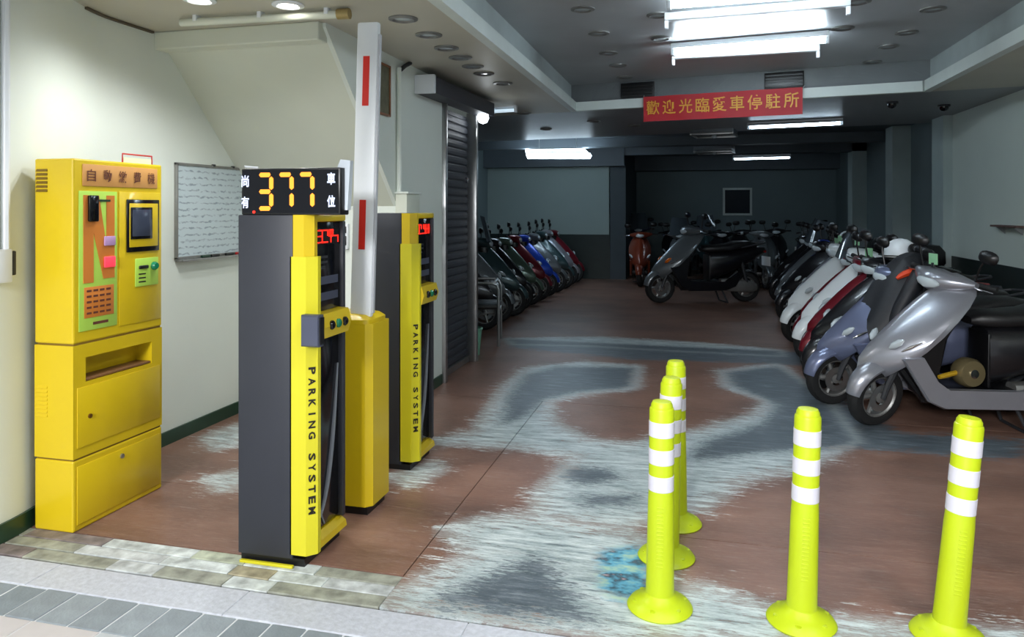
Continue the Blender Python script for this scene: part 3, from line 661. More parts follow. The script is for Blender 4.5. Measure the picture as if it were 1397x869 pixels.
# ================================================================== PARKING TERMINALS AND BARRIER
def terminal(loc, lab, text, reader):
    """ticket terminal: local x towards the lane (+), y into the garage, front faces +x"""
    T = thing('parking_terminal', lab, 'ticket machine', loc)
    H = 1.475
    MB().box((-0.26, 0.0, 0.03), (0.0, 0.33, H), 0.006).obj('body', CHAR, T)
    MB().box((-0.25, 0.01, 0.0), (0.05, 0.32, 0.032)).obj('plinth', BLACK, T)
    MB().box((0.0, 0.012, 0.06), (0.012, 0.318, H-0.01)).obj('back_panel', DGREY, T)
    # tall yellow front corner column, chamfered towards the lane
    col = MB().prism([(-0.012, 0.0), (0.062, 0.0), (0.098, 0.036), (0.098, 0.06), (-0.012, 0.06)], 'z', 0.05, 1.30).obj('corner_column', YELL, T, smooth=False)
    n_ = len(text)
    for k, ch in enumerate(text):
        if ch == ' ': continue
        place_text(text_mesh(ch, 'letter', TEXTB, 0.008 if ch == 'I' else 0.031, 0.03, bold=0.035, depth=0.001), 'letter', col, (0.081, 0.017, 0.845-0.63*(k+0.5)/n_), (0, 0, -1), (0.7071, 0.7071, 0))
    MB().prism([(0.0, 0.004), (0.05, 0.004), (0.082, 0.036), (0.082, 0.06), (0.0, 0.06)], 'z', 1.30, H).obj('head_column', YEL, T, smooth=False)
    MB().box((0.0, 0.06, H-0.03), (0.08, 0.325, H), 0.006).obj('top_bar', YEL, T)
    MB().prism([(0.012, 0.045), (0.085, 0.05), (0.08, 0.075), (0.05, 0.095), (0.012, 0.10)], 'y', 0.05, 0.325).obj('foot_panel', YEL, T, smooth=False)
    MB().box((0.03, 0.30, 0.10), (0.078, 0.328, H-0.03), 0.005).obj('far_edge', CHAR, T)
    # black glossy upper panel with display
    up = MB().box((0.012, 0.06, 1.055), (0.062, 0.305, H-0.03), 0.004).obj('upper_panel', GLOSSB, T)
    MB().box((0.060, 0.085, 1.345), (0.065, 0.285, 1.415)).obj('display', BLACK, up)
    # two rows of red led glyphs
    led = MB()
    rg = random.Random(len(text)+int(loc[1]*10))
    for i in range(4):
        y0 = 0.094+i*0.048
        for seg in ((0, 0.04, 0.052, 0.057), (0, 0.04, 0.026, 0.031), (0, 0.04, 0.0, 0.005), (0, 0.005, 0.028, 0.056), (0.035, 0.04, 0.0, 0.028), (0.017, 0.022, 0.0, 0.056), (0.035, 0.04, 0.03, 0.056)):
            if rg.random() < 0.64: led.box((0.0655, y0+seg[0], 1.352+seg[2]), (0.067, y0+seg[1], 1.352+seg[3]))
    led.obj('led_text', LEDR, up)
    for z0, w_ in ((1.285, 0.1), (1.262, 0.1), (1.24, 0.08)): MB().box((0.061, 0.085, z0), (0.0635, 0.085+w_, z0+0.01)).obj('label_plate', DGREY, up)
    for z0 in (1.17, 1.10): MB().box((0.061, 0.10, z0), (0.064, 0.28, z0+0.035)).obj('label_plate', SLATE, up)
    # yellow shelf with buttons
    sh_ = MB().prism([(0.012, 0.925), (0.10, 0.945), (0.115, 0.995), (0.10, 1.05), (0.012, 1.06)], 'y', 0.06, 0.31).obj('button_shelf', YEL, T, smooth=False)
    for y0, mm in ((0.13, GLOSSB), (0.19, MATS['green button']), (0.25, GLOSSB)):
        MB().lathe([(0.02, 0.10), (0.02, 0.118), (0.014, 0.124), (0.003, 0.125)], 'x', (0, y0, 0.998), 14).obj('button', mm, sh_)
    # lower black panel with a grey swoosh
    lo = MB().box((0.012, 0.06, 0.11), (0.055, 0.305, 0.93), 0.004).obj('lower_panel', GLOSSB, T)
    pts = [(0.057, 0.07+0.22*(k/14)**0.6, 0.14+0.66*(k/14)**1.5) for k in range(15)]
    MB().tube(pts, [0.004+0.009*math.sin(PI*k/14) for k in range(15)], 6).obj('swoosh', mat('silver grey print', (120, 124, 134), 0.4), lo)
    pts = [(0.057, 0.085+0.08*(k/8)**2, 0.40-0.28*(k/8)) for k in range(9)]
    MB().tube(pts, 0.004, 6).obj('swoosh', MATS['silver grey print'], lo)
    if reader:
        rd = MB().prism([(0.068, 0.935), (0.150, 0.935), (0.150, 1.065), (0.068, 1.065)], 'y', -0.055, -0.004, 0.008).obj('card_reader', SLATE, T)
        MB().box((0.06, -0.006, 0.96), (0.10, 0.02, 1.03)).obj('bracket', CHAR, rd)
        MB().box((0.149, -0.048, 0.945), (0.154, -0.012, 1.055)).obj('reader_face', BLACK, rd)
    return T
T1 = terminal((-1.64, 2.755, 0), 'charcoal and yellow parking terminal with the red lit counter sign on top', 'PARKING SYSTEM', True)
T2 = terminal((-1.64, 3.925, 0), 'charcoal and yellow parking terminal behind the barrier box, no counter sign on it', 'PARKING SYSTEM', False)
tag(MB().box((-1.88, 2.735, 0.0), (-1.63, 2.752, 0.012), 0.003).obj('floor_strip', YELL), 'yellow strip on the floor along the foot of the terminal with the counter sign', 'floor strip')
# barrier
B = thing('barrier_gate', 'yellow barrier box with raised white boom carrying red stripes', 'barrier', (-1.70, 3.41, 0))
MB().box((-0.14, -0.10, 0.0), (0.14, 0.10, 0.04)).obj('plinth', BLACK, B)
MB().prism([(-0.15, -0.11), (0.13, -0.11), (0.16, -0.08), (0.16, 0.11), (-0.15, 0.11)], 'z', 0.04, 0.935).obj('cabinet', YEL, B, smooth=False)
MB().loft([(0.935, 0, 0, 0.153, 0.113, 8), (0.955, 0, 0, 0.153, 0.113, 8), (0.975, 0, 0, 0.13, 0.095, 6), (0.985, 0, 0, 0.09, 0.06, 5)], 20, 'z').obj('lid', YEL, B)
MB().box((0.148, -0.02, 0.80), (0.154, 0.015, 0.86), 0.002).obj('lock', mat('brown lock plate', (110, 64, 30), 0.4), B)
MB().lathe([(0.008, 0.149), (0.008, 0.156), (0.002, 0.157)], 'x', (0, 0.05, 0.62), 10).obj('screw', STEEL, B)
bm_ = MB().box((-0.057, -0.02, 0.0), (0.057, 0.02, 1.46), 0.012).obj('boom', WHITEM, B)
bm_.location = (0.087, -0.055, 0.965); bm_.rotation_euler = (0, math.radians(1.6), 0)
for z0 in (0.335, 1.045): MB().box((-0.017, -0.0225, z0), (0.017, -0.0195, z0+0.245)).obj('red_stripe', REDT, bm_)
MB().box((0.05, -0.012, 0.02), (0.066, 0.012, 1.40), 0.004).obj('edge_profile', mat('pale grey plastic', (190, 192, 198), 0.5), bm_)
# counter sign
SG = thing('counter_sign', 'black counter sign with glowing amber digits 377 on the parking terminal', 'sign', (-1.655, 2.80, 1.475))
w2, hS = 0.232, 0.197
MB().box((-w2, -0.04, 0), (w2, 0.04, hS), 0.006).obj('case', BLACK, SG)
MB().box((-w2+0.008, -0.043, 0.008), (w2-0.008, -0.039, hS-0.008)).obj('face', GLOSSB, SG)
SEG = {'a': ((0.1, 1), (0.9, 1)), 'b': ((0.95, 0.95), (0.95, 0.55)), 'c': ((0.95, 0.45), (0.95, 0.05)), 'd': ((0.1, 0), (0.9, 0)), 'g': ((0.1, 0.5), (0.9, 0.5))}
for i, dg in enumerate(('abgcd', 'abc', 'abc')):
    x0 = -0.150+i*0.096; dw, dh, zb0 = 0.068, 0.142, 0.027
    D = MB()
    for sname in dg:
        (xa, ya), (xb, yb) = SEG[sname]
        if ya == yb: D.prism([(x0+xa*dw, zb0+ya*dh), (x0+xa*dw+0.007, zb0+ya*dh+0.0095), (x0+xb*dw-0.005, zb0+ya*dh+0.0095), (x0+xb*dw, zb0+ya*dh), (x0+xb*dw-0.007, zb0+ya*dh-0.0095), (x0+xa*dw+0.007, zb0+ya*dh-0.0095)], 'y', -0.045, -0.0425)
        else: D.prism([(x0+xa*dw, zb0+ya*dh), (x0+xa*dw+0.0095, zb0+ya*dh-0.008), (x0+xa*dw+0.0095, zb0+yb*dh+0.008), (x0+xa*dw, zb0+yb*dh), (x0+xa*dw-0.0095, zb0+yb*dh+0.008), (x0+xa*dw-0.0095, zb0+ya*dh-0.008)], 'y', -0.045, -0.0425)
    D.obj('digit', LEDA, SG, smooth=False)
for ch, x, z_ in (('尚', -0.209, 0.143), ('有', -0.209, 0.053), ('車', 0.194, 0.15), ('位', 0.194, 0.057)):
    place_text(text_mesh(ch, 'character', LETW, 0.037, 0.05, bold=0.03), 'character', SG, (x, -0.0445, z_), (1, 0, 0), (0, 0, 1))
MB().lathe([(0.006, -0.046), (0.006, -0.043)], 'y', (-0.168, 0, 0.012), 10).obj('indicator', LEDR, SG)
MB().prism([(w2-0.04, hS-0.01), (w2-0.02, hS+0.035), (w2+0.025, hS+0.03), (w2+0.012, 0.02), (w2, 0.02), (w2, hS)], 'y', 0.0, 0.03).obj('bracket', mat('clear plastic wrap', (206, 214, 222), 0.2), SG, smooth=False)
MB().tube([(-w2+0.0, 0.0, hS-0.01), (-w2-0.01, 0.0, hS+0.012), (-w2+0.05, 0.01, hS+0.006)], 0.005, 6).obj('wire', WHITEM, SG)

# ================================================================== WALL THINGS
# whiteboard on the left wall
pa, pb = on_u(239, 224, UL), on_u(352, 350, UL); pc = on_u(239, 352, UL)
v0, v1, z0, z1 = pa.y, pb.y, pc.z, pa.z
t = thing('whiteboard', 'white board covered in rows of faint handwriting on the left wall', 'whiteboard', (UL, (v0+v1)/2, z0))
H, hw = z1-z0, (v1-v0)/2
def wb_mat():
    m = bpy.data.materials.new('written whiteboard'); m.use_nodes = True; nt = m.node_tree; b = nt.nodes['Principled BSDF']; b.inputs['Roughness'].default_value = 0.3
    tc = nt.nodes.new('ShaderNodeTexCoord')
    mp = nt.nodes.new('ShaderNodeMapping'); mp.inputs['Scale'].default_value = (1, 26, 60); nt.links.new(tc.outputs['Object'], mp.inputs[0])
    n = nt.nodes.new('ShaderNodeTexNoise'); n.inputs['Scale'].default_value = 1.0; n.inputs['Detail'].default_value = 4; nt.links.new(mp.outputs[0], n.inputs[0])
    wv = nt.nodes.new('ShaderNodeTexWave'); wv.bands_direction = 'Z'; wv.inputs['Scale'].default_value = 7.5; wv.inputs['Distortion'].default_value = 2.5; wv.inputs['Detail Scale'].default_value = 3.0; nt.links.new(tc.outputs['Object'], wv.inputs[0])
    mu = nt.nodes.new('ShaderNodeMath'); mu.operation = 'MULTIPLY'; nt.links.new(n.outputs['Fac'], mu.inputs[0]); nt.links.new(wv.outputs['Fac'], mu.inputs[1])
    r = nt.nodes.new('ShaderNodeValToRGB'); r.color_ramp.elements[0].position = 0.38; r.color_ramp.elements[1].position = 0.56
    r.color_ramp.elements[0].color = lin(198, 212, 218); r.color_ramp.elements[1].color = lin(146, 160, 172)
    nt.links.new(mu.outputs[0], r.inputs[0]); nt.links.new(r.outputs[0], b.inputs['Base Color']); return m
MB().box((0.004, -hw, 0), (0.018, hw, H)).obj('panel', wb_mat(), t)
for y0, y1, a0, a1 in ((-hw-0.012, hw+0.012, H-0.006, H+0.012), (-hw-0.012, hw+0.012, -0.014, 0.006)): MB().box((0.0, y0, a0), (0.026, y1, a1), 0.003).obj('rail', ALU, t)
for y0 in (-hw-0.012, hw): MB().box((0, y0, -0.01), (0.026, y0+0.012, H+0.01), 0.003).obj('rail', ALU, t)
MB().box((0.0, -hw, -0.026), (0.06, hw, -0.012), 0.004).obj('pen_tray', ALU, t)
for i, (yy, c) in enumerate(((-0.26, GREEN), (-0.16, BLACK), (0.0, BLACK), (0.12, REDP), (0.24, BLACK))):
    tag(MB().tube([(UL+0.045, (v0+v1)/2+yy, z0-0.003), (UL+0.04, (v0+v1)/2+yy+0.09, z0-0.003)], 0.009, 8).obj('marker_pen', c), ['dark green marker on the whiteboard tray', 'black marker on the whiteboard tray', 'black marker on the whiteboard tray', 'red marker on the whiteboard tray', 'black marker on the whiteboard tray'][i], 'pen', 'markers on the whiteboard tray')
for yy in (-0.1, 0.12): MB().box((0.01, yy-0.012, H+0.004), (0.03, yy+0.012, H+0.02), 0.003).obj('clip', DGREY, t)
# conduit, cable and switch on the front left wall
pz = on_u(-3, 300, -3.03)
t = thing('conduit', 'white wall conduit with a switch box at its foot on the front left wall', 'conduit', (-3.03, pz.y, 1.2))
for yy, r_ in ((-0.035, 0.013), (0.02, 0.018)): MB().tube([(0.02, yy, 0.1), (0.02, yy, CZ-1.2)], r_, 8).obj('pipe', WHITEM, t)
bx_ = MB().box((0, -0.06, -0.03), (0.045, 0.035, 0.12), 0.006).obj('switch_box', WHITEM, t)
MB().box((0.01, 0.035, 0.0), (0.04, 0.058, 0.11), 0.005).obj('switch', CHAR, bx_)
# pipe under the ceiling, running along the soffit trim
pa, pb = on_floor(247, 31, CZ-0.035), on_floor(470, 19, CZ-0.035)
t = thing('ceiling_pipe', 'cream plastic pipe under the ceiling in front of the soffit trim', 'pipe', tuple(pa))
dd = pb-pa
MB().tube([(0, 0, 0), tuple(dd)], 0.022, 10).obj('pipe', SOFFIT, t)
MB().tube([tuple(dd*0.96), tuple(dd*1.03)], 0.03, 10).obj('end_joint', mat('old brass', (170, 150, 100), 0.4, 0.4), t)
for k in (0.1, 0.5, 0.9): MB().box((dd.x*k-0.012, dd.y*k-0.024, 0.0), (dd.x*k+0.012, dd.y*k+0.024, 0.036), 0.003).obj('clip', WHITEM, t)
# picture frame on the shutter wall
pa, pb = on_u(514, 100, UD), on_u(527, 156, UD)
t = thing('picture_frame', 'small brown framed notice on the wall behind the barrier boom', 'picture', (UD, (pa.y+pb.y)/2, pb.z))
hw, H = 0.1, 0.33
MB().box((0.002, -hw, 0), (0.012, hw, H)).obj('print', mat('dark print', (98, 96, 70), 0.5, var=0.3, scale=18), t)
for q in ((-hw-0.015, -hw, -0.015, H+0.015), (hw, hw+0.015, -0.015, H+0.015), (-hw, hw, -0.015, 0), (-hw, hw, H, H+0.015)):
    MB().box((0, q[0], q[2]), (0.022, q[1], q[3]), 0.003).obj('frame', mat('brown wood frame', (140, 92, 60), 0.5), t)
# vertical conduit with a bend near the shutter box
v_ = on_u(541, 200, UD).y
t = thing('wall_conduit', 'slim white conduit running down the wall beside the shutter box', 'conduit', (UD+0.02, v_, 0))
MB().tube([(0, 0, 1.35), (0, 0, 2.53)], 0.018, 8).obj('pipe', WALL, t)
MB().tube([(0, 0.03, 2.52), (0.01, 0.09, 2.56), (0.02, 0.17, 2.595)], 0.016, 8).obj('bend', DGREY, t)
# shallow box on the recess wall and key box
t = thing('meter_box', 'cream meter box on the wall between the barrier boom and the second terminal', 'box', (UD, 4.98, 1.36))
MB().box((0, -0.02, 0.0), (0.09, 0.24, 0.25), 0.006).obj('case', SOFFIT, t)
MB().box((-0.005, -0.03, 0.25), (0.105, 0.25, 0.265), 0.003).obj('cover', WALL, t)
t = thing('intercom', 'small dark intercom with a pale cover on the recess wall behind the boom', 'intercom', (-2.56, VR, 1.2))
MB().box((-0.06, -0.035, 0), (0.06, 0, 0.19), 0.006).obj('case', WHITEM, t)
MB().box((-0.05, -0.045, 0.03), (0.05, -0.03, 0.1), 0.004).obj('handset', BLACK, t)
MB().box((-0.05, -0.042, 0.12), (0.05, -0.03, 0.17), 0.004).obj('panel', DGREY, t)
# ledge on the right wall
pa = on_u(1366, 309, UR)
t = thing('wall_ledge', 'thin brown shelf ledge on the right wall', 'shelf', (UR, pa.y-0.3, pa.z))
MB().box((-0.1, -0.3, 0), (0, 0.3, 0.018), 0.003).obj('board', mat('brown board', (92, 66, 58), 0.5), t)
for yy in (-0.2, 0.2): MB().prism([(0, 0), (-0.08, 0), (0, -0.07)], 'y', yy, yy+0.012).obj('bracket', STEEL, t)

# ================================================================== BOLLARDS
def bollard(px, py, top, lab):
    p = on_floor(px, py)
    t = thing('bollard', lab, 'bollard', (p.x, p.y, 0))
    MB().lathe([(0.118, 0), (0.122, 0.006), (0.112, 0.02), (0.085, 0.034), (0.062, 0.046), (0.052, 0.06)], 'z', n=32).obj('base', BOLL, t)
    post = MB().lathe([(0.054, 0.03), (0.052, 0.10), (0.048, 0.40), (0.046, 0.44), (0.046, 0.745), (0.044, 0.752), (0.041, 0.754), (0.040, 0.765), (0.034, 0.776), (0.004, 0.779)], 'z', n=32).obj('post', BOLL, t)
    for z0 in (0.445, 0.545, 0.647): MB().lathe([(0.0455, z0), (0.0475, z0+0.001), (0.0475, z0+0.056), (0.0455, z0+0.057)], 'z', n=32, cap=False).obj('reflective_band', REFL, post)
    for k in range(16):
        zz = 0.17+k*0.0145
        yaw = -YAW*0
        MB().box((-0.012, -0.0535+zz*0.012, zz), (0.012, -0.045, zz+0.006), 0.001).obj('rib', BOLL, post)
    for k in range(6):
        a = k*PI/3+0.3; MB().lathe([(0.011, 0.02), (0.011, 0.03), (0.004, 0.031)], 'z', (0.092*math.cos(a), 0.092*math.sin(a), 0), 10).obj('bolt', BOLL, t)
    # flexible post leans a little
    dl = ray(*top)
    n = Vector((-SY, CY, 0)); q = O+dl*((p-O).dot(n)/dl.dot(n)); ax = math.atan2((q-p).dot(Vector((CY, SY, 0))), q.z)
    post.rotation_euler = (0, ax*CY, 0)
    return t
bollard(900, 828, (903, 555), 'yellow bollard with three white bands at the corner where both bollard rows meet')
bollard(909, 760, (916, 525), 'yellow bollard with three white bands, second into the garage, overlapped by the corner bollard')
bollard(922, 714, (922, 500), 'yellow bollard with three white bands, third and deepest into the garage')
bollard(1093, 848, (1102, 563), 'yellow bollard with three white bands standing alone in the middle of the kerb row')
bollard(1293, 868, (1320, 575), 'yellow bollard with three white bands at the scooter end of the kerb row, leaning')

# ================================================================== CHAIR AND BUCKET
p = on_floor(668, 470)
t = thing('tube_chair', 'metal tube armchair standing just behind the roller shutter', 'chair', (p.x-0.16, p.y+0.1, 0), math.radians(12))
for s in (-1, 1):
    MB().tube([(0.24, s*0.25, 0), (0.24, s*0.25, 0.62), (0.22, s*0.25, 0.67), (0.17, s*0.25, 0.69), (-0.22, s*0.25, 0.69), (-0.26, s*0.25, 0.66)], 0.017, 8).obj('arm_frame', STEEL, t)
    MB().tube([(-0.3, s*0.25, 0), (-0.24, s*0.25, 0.45), (-0.3, s*0.25, 0.92)], 0.017, 8).obj('rear_leg', STEEL, t)
MB().box((-0.24, -0.24, 0.40), (0.25, 0.24, 0.455), 0.02).obj('seat', BLACK, t)
MB().box((-0.31, -0.24, 0.60), (-0.27, 0.24, 0.92), 0.015).obj('backrest', BLACK, t)
MB().tube([(0.24, -0.25, 0.38), (0.24, 0.25, 0.38)], 0.014, 8).obj('front_rail', STEEL, t)
MB().tube([(0.2, -0.25, 0.69), (0.2, 0.25, 0.69)], 0.016, 8).obj('cross_tube', STEEL, t)
p = Vector((-2.26, 7.22, 0))
t = thing('bucket', 'pale green plastic bucket on the floor beside the shutter', 'bucket', (p.x, p.y, 0))
MB().lathe([(0.004, 0.0), (0.10, 0.0), (0.125, 0.27), (0.115, 0.27), (0.092, 0.012), (0.004, 0.012)], 'z', n=24).obj('pail', mat('pale green plastic', (120, 178, 150), 0.4), t)
MB().lathe([(0.124, 0.258), (0.134, 0.262), (0.134, 0.275), (0.124, 0.279)], 'z', n=24, cap=False).obj('rim', MATS['pale green plastic'], t)
MB().tube([(0, 0.128*math.cos(k*PI/10), 0.262+0.10*math.sin(k*PI/10)) for k in range(11)], 0.004, 6).obj('bail', STEEL, t)

# ================================================================== SCOOTERS
def paint(name, rgb, metal=0.35): return mat('scooter paint '+name, rgb, 0.28, metal=metal, var=0.03, coat=0.4)
PAINT = {'silver': paint('silver', (146, 148, 156), 0.5), 'rust': paint('rust', (122, 52, 32), 0.1), 'slate': paint('slate', (104, 112, 140), 0.4), 'black': paint('black', (24, 24, 28), 0.2), 'maroon': paint('maroon', (112, 22, 36), 0.3),
         'white': paint('white', (218, 224, 226), 0.0), 'red': paint('red', (176, 26, 34), 0.2), 'blue': paint('blue', (26, 70, 190), 0.3), 'grey': paint('grey', (110, 116, 120), 0.4),
         'green': paint('green', (84, 104, 90), 0.3), 'orange': paint('orange', (206, 84, 24), 0.1), 'teal': paint('teal', (54, 76, 80), 0.3), 'navy': paint('navy', (34, 44, 84), 0.3)}
AX, WR = 0.61, 0.215        # axle distance from the middle, wheel radius
PROTO = {}
def part_meshes():
    P = {}
    def tire(): return MB().lathe([(0.135, -0.04), (0.165, -0.05), (0.195, -0.045), (0.211, -0.022), (0.215, 0), (0.211, 0.022), (0.195, 0.045), (0.165, 0.05), (0.135, 0.04)], 'y', n=28, cap=False)
    P['tire'] = tire().mesh('tire', RUBBER)
    r = MB().lathe([(0.138, -0.042), (0.128, -0.03), (0.128, 0.03), (0.138, 0.042), (0.150, 0.042), (0.150, -0.042), (0.138, -0.042)], 'y', n=24, cap=False)
    for k in range(5):
        a = 2*PI*k/5; r.tube([(0.03*math.cos(a), 0, 0.03*math.sin(a)), (0.132*math.cos(a), 0, 0.132*math.sin(a))], [0.02, 0.014], 6)
    r.lathe([(0.004, -0.055), (0.032, -0.05), (0.036, 0.05), (0.004, 0.055)], 'y', n=14)
    P['rim'] = r.mesh('rim', ALU)
    P['brake_disc'] = MB().lathe([(0.05, 0.052), (0.095, 0.052), (0.095, 0.056), (0.05, 0.056)], 'y', n=24, cap=False).mesh('brake_disc', STEEL)
    # front fender: curved blade over the wheel
    rows = []
    for k in range(13):
        a = math.radians(12+k*11.5); rad = 0.242+0.012*math.sin(PI*k/12); row = []
        for j in range(9):
            tt = -1+2*j/8; rr_ = rad-0.045*abs(tt)**2.2; ww = 0.075*(0.55+0.45*math.sin(PI*min(1, (k+1.5)/12)))
            row.append((AX+rr_*math.cos(a), tt*ww, WR+rr_*math.sin(a)))
        rows.append(row)
    P['front_fender'] = MB().grid(rows, thick=(-0.004, 0, -0.012)).mesh('front_fender', None)
    f = MB()
    for s in (-1, 1): f.tube([(AX, s*0.068, WR), (AX-0.03, s*0.068, WR+0.10), (AX-0.14, s*0.06, 0.52)], [0.016, 0.022, 0.022], 8)
    P['fork'] = f.mesh('fork', DGREY)
    # leg shield: pointed apron, levels (z, x centre, x side, half width)
    lev = [(0.36, 0.700, 0.60, 0.055), (0.40, 0.735, 0.57, 0.105), (0.47, 0.725, 0.50, 0.165), (0.56, 0.660, 0.41, 0.205), (0.66, 0.565, 0.315, 0.222), (0.76, 0.470, 0.225, 0.218), (0.85, 0.375, 0.140, 0.190), (0.92, 0.290, 0.08, 0.150), (0.955, 0.235, 0.06, 0.115)]
    rows = [[(xc+(xs-xc)*abs(t_)**1.5, t_*hw_, z_) for t_ in [-1+2*j/14 for j in range(15)]] for z_, xc, xs, hw_ in lev]
    P['leg_shield'] = MB().grid(rows, thick=(-0.035, 0, -0.008)).mesh('leg_shield', None)
    sk = MB()
    for s in (-1, 1):
        a0, a1 = (0.155, 0.20) if s > 0 else (-0.20, -0.155)
        sk.prism([(0.52, 0.50), (0.40, 0.52), (0.31, 0.36), (0.24, 0.305), (-0.26, 0.30), (-0.44, 0.42), (-0.50, 0.40), (-0.40, 0.235), (-0.26, 0.18), (0.26, 0.18), (0.36, 0.23), (0.45, 0.38)], 'y', a0, a1, 0.012)
    P['side_skirt'] = sk.mesh('side_skirt', None)
    P['foot_board'] = MB().box((-0.34, -0.158, 0.22), (0.33, 0.158, 0.295), 0.01).mesh('foot_board', BLACK)
    P['inner_panel'] = MB().prism([(0.49, 0.46), (0.29, 0.74), (0.10, 0.90), (0.05, 0.90), (0.10, 0.80), (0.20, 0.62), (0.28, 0.30), (0.36, 0.30)], 'y', -0.135, 0.135, 0.03).mesh('inner_panel', BLACK)
    for s_, nm in ((-1, 'R'), (1, 'L')):
        P['emblem'+nm] = MB().tube([(0.515, s_*0.160, 0.545), (0.47, s_*0.180, 0.575), (0.40, s_*0.196, 0.615)], [0.004, 0.011, 0.004], 8).mesh('emblem', CHROME)
    P['turn_signal'] = MB().loft([(-0.05, 0, 0, 0.006, 0.006), (-0.02, 0, 0, 0.02, 0.02), (0.03, 0, 0, 0.018, 0.022), (0.06, 0, 0, 0.005, 0.006)], 10).mesh('turn_signal', LENSA)
    # handlebar cowl with a beak
    P['handle_cowl'] = MB().loft([(-0.23, 0.115, 1.005, 0.02, 0.018), (-0.17, 0.14, 1.0, 0.06, 0.04), (-0.09, 0.165, 0.995, 0.10, 0.062), (0, 0.18, 0.99, 0.125, 0.075), (0.09, 0.165, 0.995, 0.10, 0.062), (0.17, 0.14, 1.0, 0.06, 0.04), (0.23, 0.115, 1.005, 0.02, 0.018)], 16, 'y').mesh('handle_cowl', None)
    P['steering_neck'] = MB().loft([(0.86, 0.18, 0, 0.075, 0.07, 3), (0.94, 0.165, 0, 0.08, 0.08, 3)], 12, 'z').mesh('steering_neck', BLACK)
    P['headlight'] = MB().loft([(-0.085, 0.272, 0.985, 0.006, 0.008), (-0.06, 0.280, 0.985, 0.016, 0.026), (0, 0.292, 0.983, 0.02, 0.036), (0.06, 0.280, 0.985, 0.016, 0.026), (0.085, 0.272, 0.985, 0.006, 0.008)], 12, 'y').mesh('headlight', LENSC)
    P['dash'] = MB().box((0.07, -0.08, 1.03), (0.16, 0.08, 1.062), 0.012).mesh('dash', GLOSSB)
    hb_, gr, lv, ms, mr = MB(), MB(), MB(), MB(), MB()
    P['handlebar'] = MB().tube([(0.06, -0.31, 1.0), (0.09, -0.20, 1.005), (0.12, 0, 1.0), (0.09, 0.20, 1.005), (0.06, 0.31, 1.0)], 0.012, 8).mesh('handlebar', DGREY)
    for s, nm in ((-1, 'R'), (1, 'L')):
        P['grip'+nm] = MB().tube([(0.082, s*0.215, 1.004), (0.055, s*0.325, 1.0)], [0.018, 0.019], 10).mesh('grip', RUBBER)
        P['lever'+nm] = MB().tube([(0.13, s*0.20, 1.0), (0.125, s*0.27, 0.992), (0.10, s*0.335, 0.985)], [0.008, 0.006, 0.007], 6).mesh('brake_lever', CHROME)
        P['mirror_stalk'+nm] = MB().tube([(0.10, s*0.20, 1.02), (0.11, s*0.23, 1.13), (0.10, s*0.25, 1.19)], 0.007, 6).mesh('mirror_stalk', BLACK)
        P['mirror'+nm] = MB().loft([(0.075, s*0.26, 1.20, 0.062, 0.040), (0.09, s*0.26, 1.20, 0.068, 0.046), (0.115, s*0.26, 1.20, 0.05, 0.032), (0.125, s*0.26, 1.20, 0.02, 0.014)], 14).mesh('mirror', BLACK)
    # seat and tail
    P['seat'] = MB().loft([(0.03, 0, 0.735, 0.07, 0.025, 3), (-0.02, 0, 0.745, 0.11, 0.05, 3), (-0.16, 0, 0.745, 0.135, 0.055, 3), (-0.34, 0, 0.755, 0.15, 0.06, 3), (-0.46, 0, 0.79, 0.145, 0.062, 3), (-0.62, 0, 0.80, 0.125, 0.055, 3), (-0.74, 0, 0.795, 0.085, 0.035, 3), (-0.78, 0, 0.79, 0.04, 0.014, 3)], 18).mesh('seat', mat('black vinyl', (22, 22, 24), 0.45, var=0.1, bump=0.1))
    P['tail_body'] = MB().loft([(-0.06, 0, 0.50, 0.13, 0.19, 3.5), (-0.14, 0, 0.52, 0.155, 0.19, 3), (-0.34, 0, 0.56, 0.175, 0.16, 3), (-0.56, 0, 0.63, 0.165, 0.12, 2.8), (-0.76, 0, 0.69, 0.12, 0.085, 2.6), (-0.88, 0, 0.72, 0.06, 0.045, 2.5)], 18).mesh('tail_body', None)
    P['front_storage'] = MB().box((-0.075, -0.12, 0.30), (-0.05, 0.12, 0.66), 0.02).mesh('under_seat_panel', BLACK)
    P['tail_light'] = MB().loft([(-0.84, 0, 0.71, 0.08, 0.03), (-0.90, 0, 0.70, 0.06, 0.024), (-0.915, 0, 0.695, 0.02, 0.01)], 12).mesh('tail_light', LENSR)
    P['grab_rail'] = MB().tube([(-0.5, 0.14, 0.76), (-0.7, 0.15, 0.80), (-0.86, 0.10, 0.825), (-0.90, 0, 0.83), (-0.86, -0.10, 0.825), (-0.7, -0.15, 0.80), (-0.5, -0.14, 0.76)], 0.012, 8).mesh('grab_rail', DGREY)
    P['engine'] = MB().loft([(-0.22, 0.085, 0.26, 0.06, 0.075, 4), (-0.34, 0.09, 0.25, 0.065, 0.09, 4), (-0.52, 0.10, 0.235, 0.06, 0.085, 4), (-0.68, 0.105, 0.22, 0.05, 0.08, 3), (-0.74, 0.105, 0.215, 0.02, 0.04, 3)], 14).mesh('engine_case', ALU)
    P['shock'] = MB().tube([(-0.58, 0.13, 0.28), (-0.50, 0.14, 0.58)], 0.024, 10).mesh('shock_absorber', DGREY)
    P['muffler'] = MB().loft([(-0.30, -0.115, 0.26, 0.022, 0.022), (-0.40, -0.135, 0.27, 0.055, 0.06), (-0.72, -0.15, 0.31, 0.062, 0.068), (-0.82, -0.15, 0.325, 0.045, 0.05)], 14).mesh('muffler', DGREY)
    rows = []
    for k in range(9):
        a = math.radians(60+k*13); rows.append([(-AX+(0.245)*math.cos(a), tt*0.065, WR+0.245*math.sin(a)-0.03*abs(tt)) for tt in (-1, -0.5, 0, 0.5, 1)])
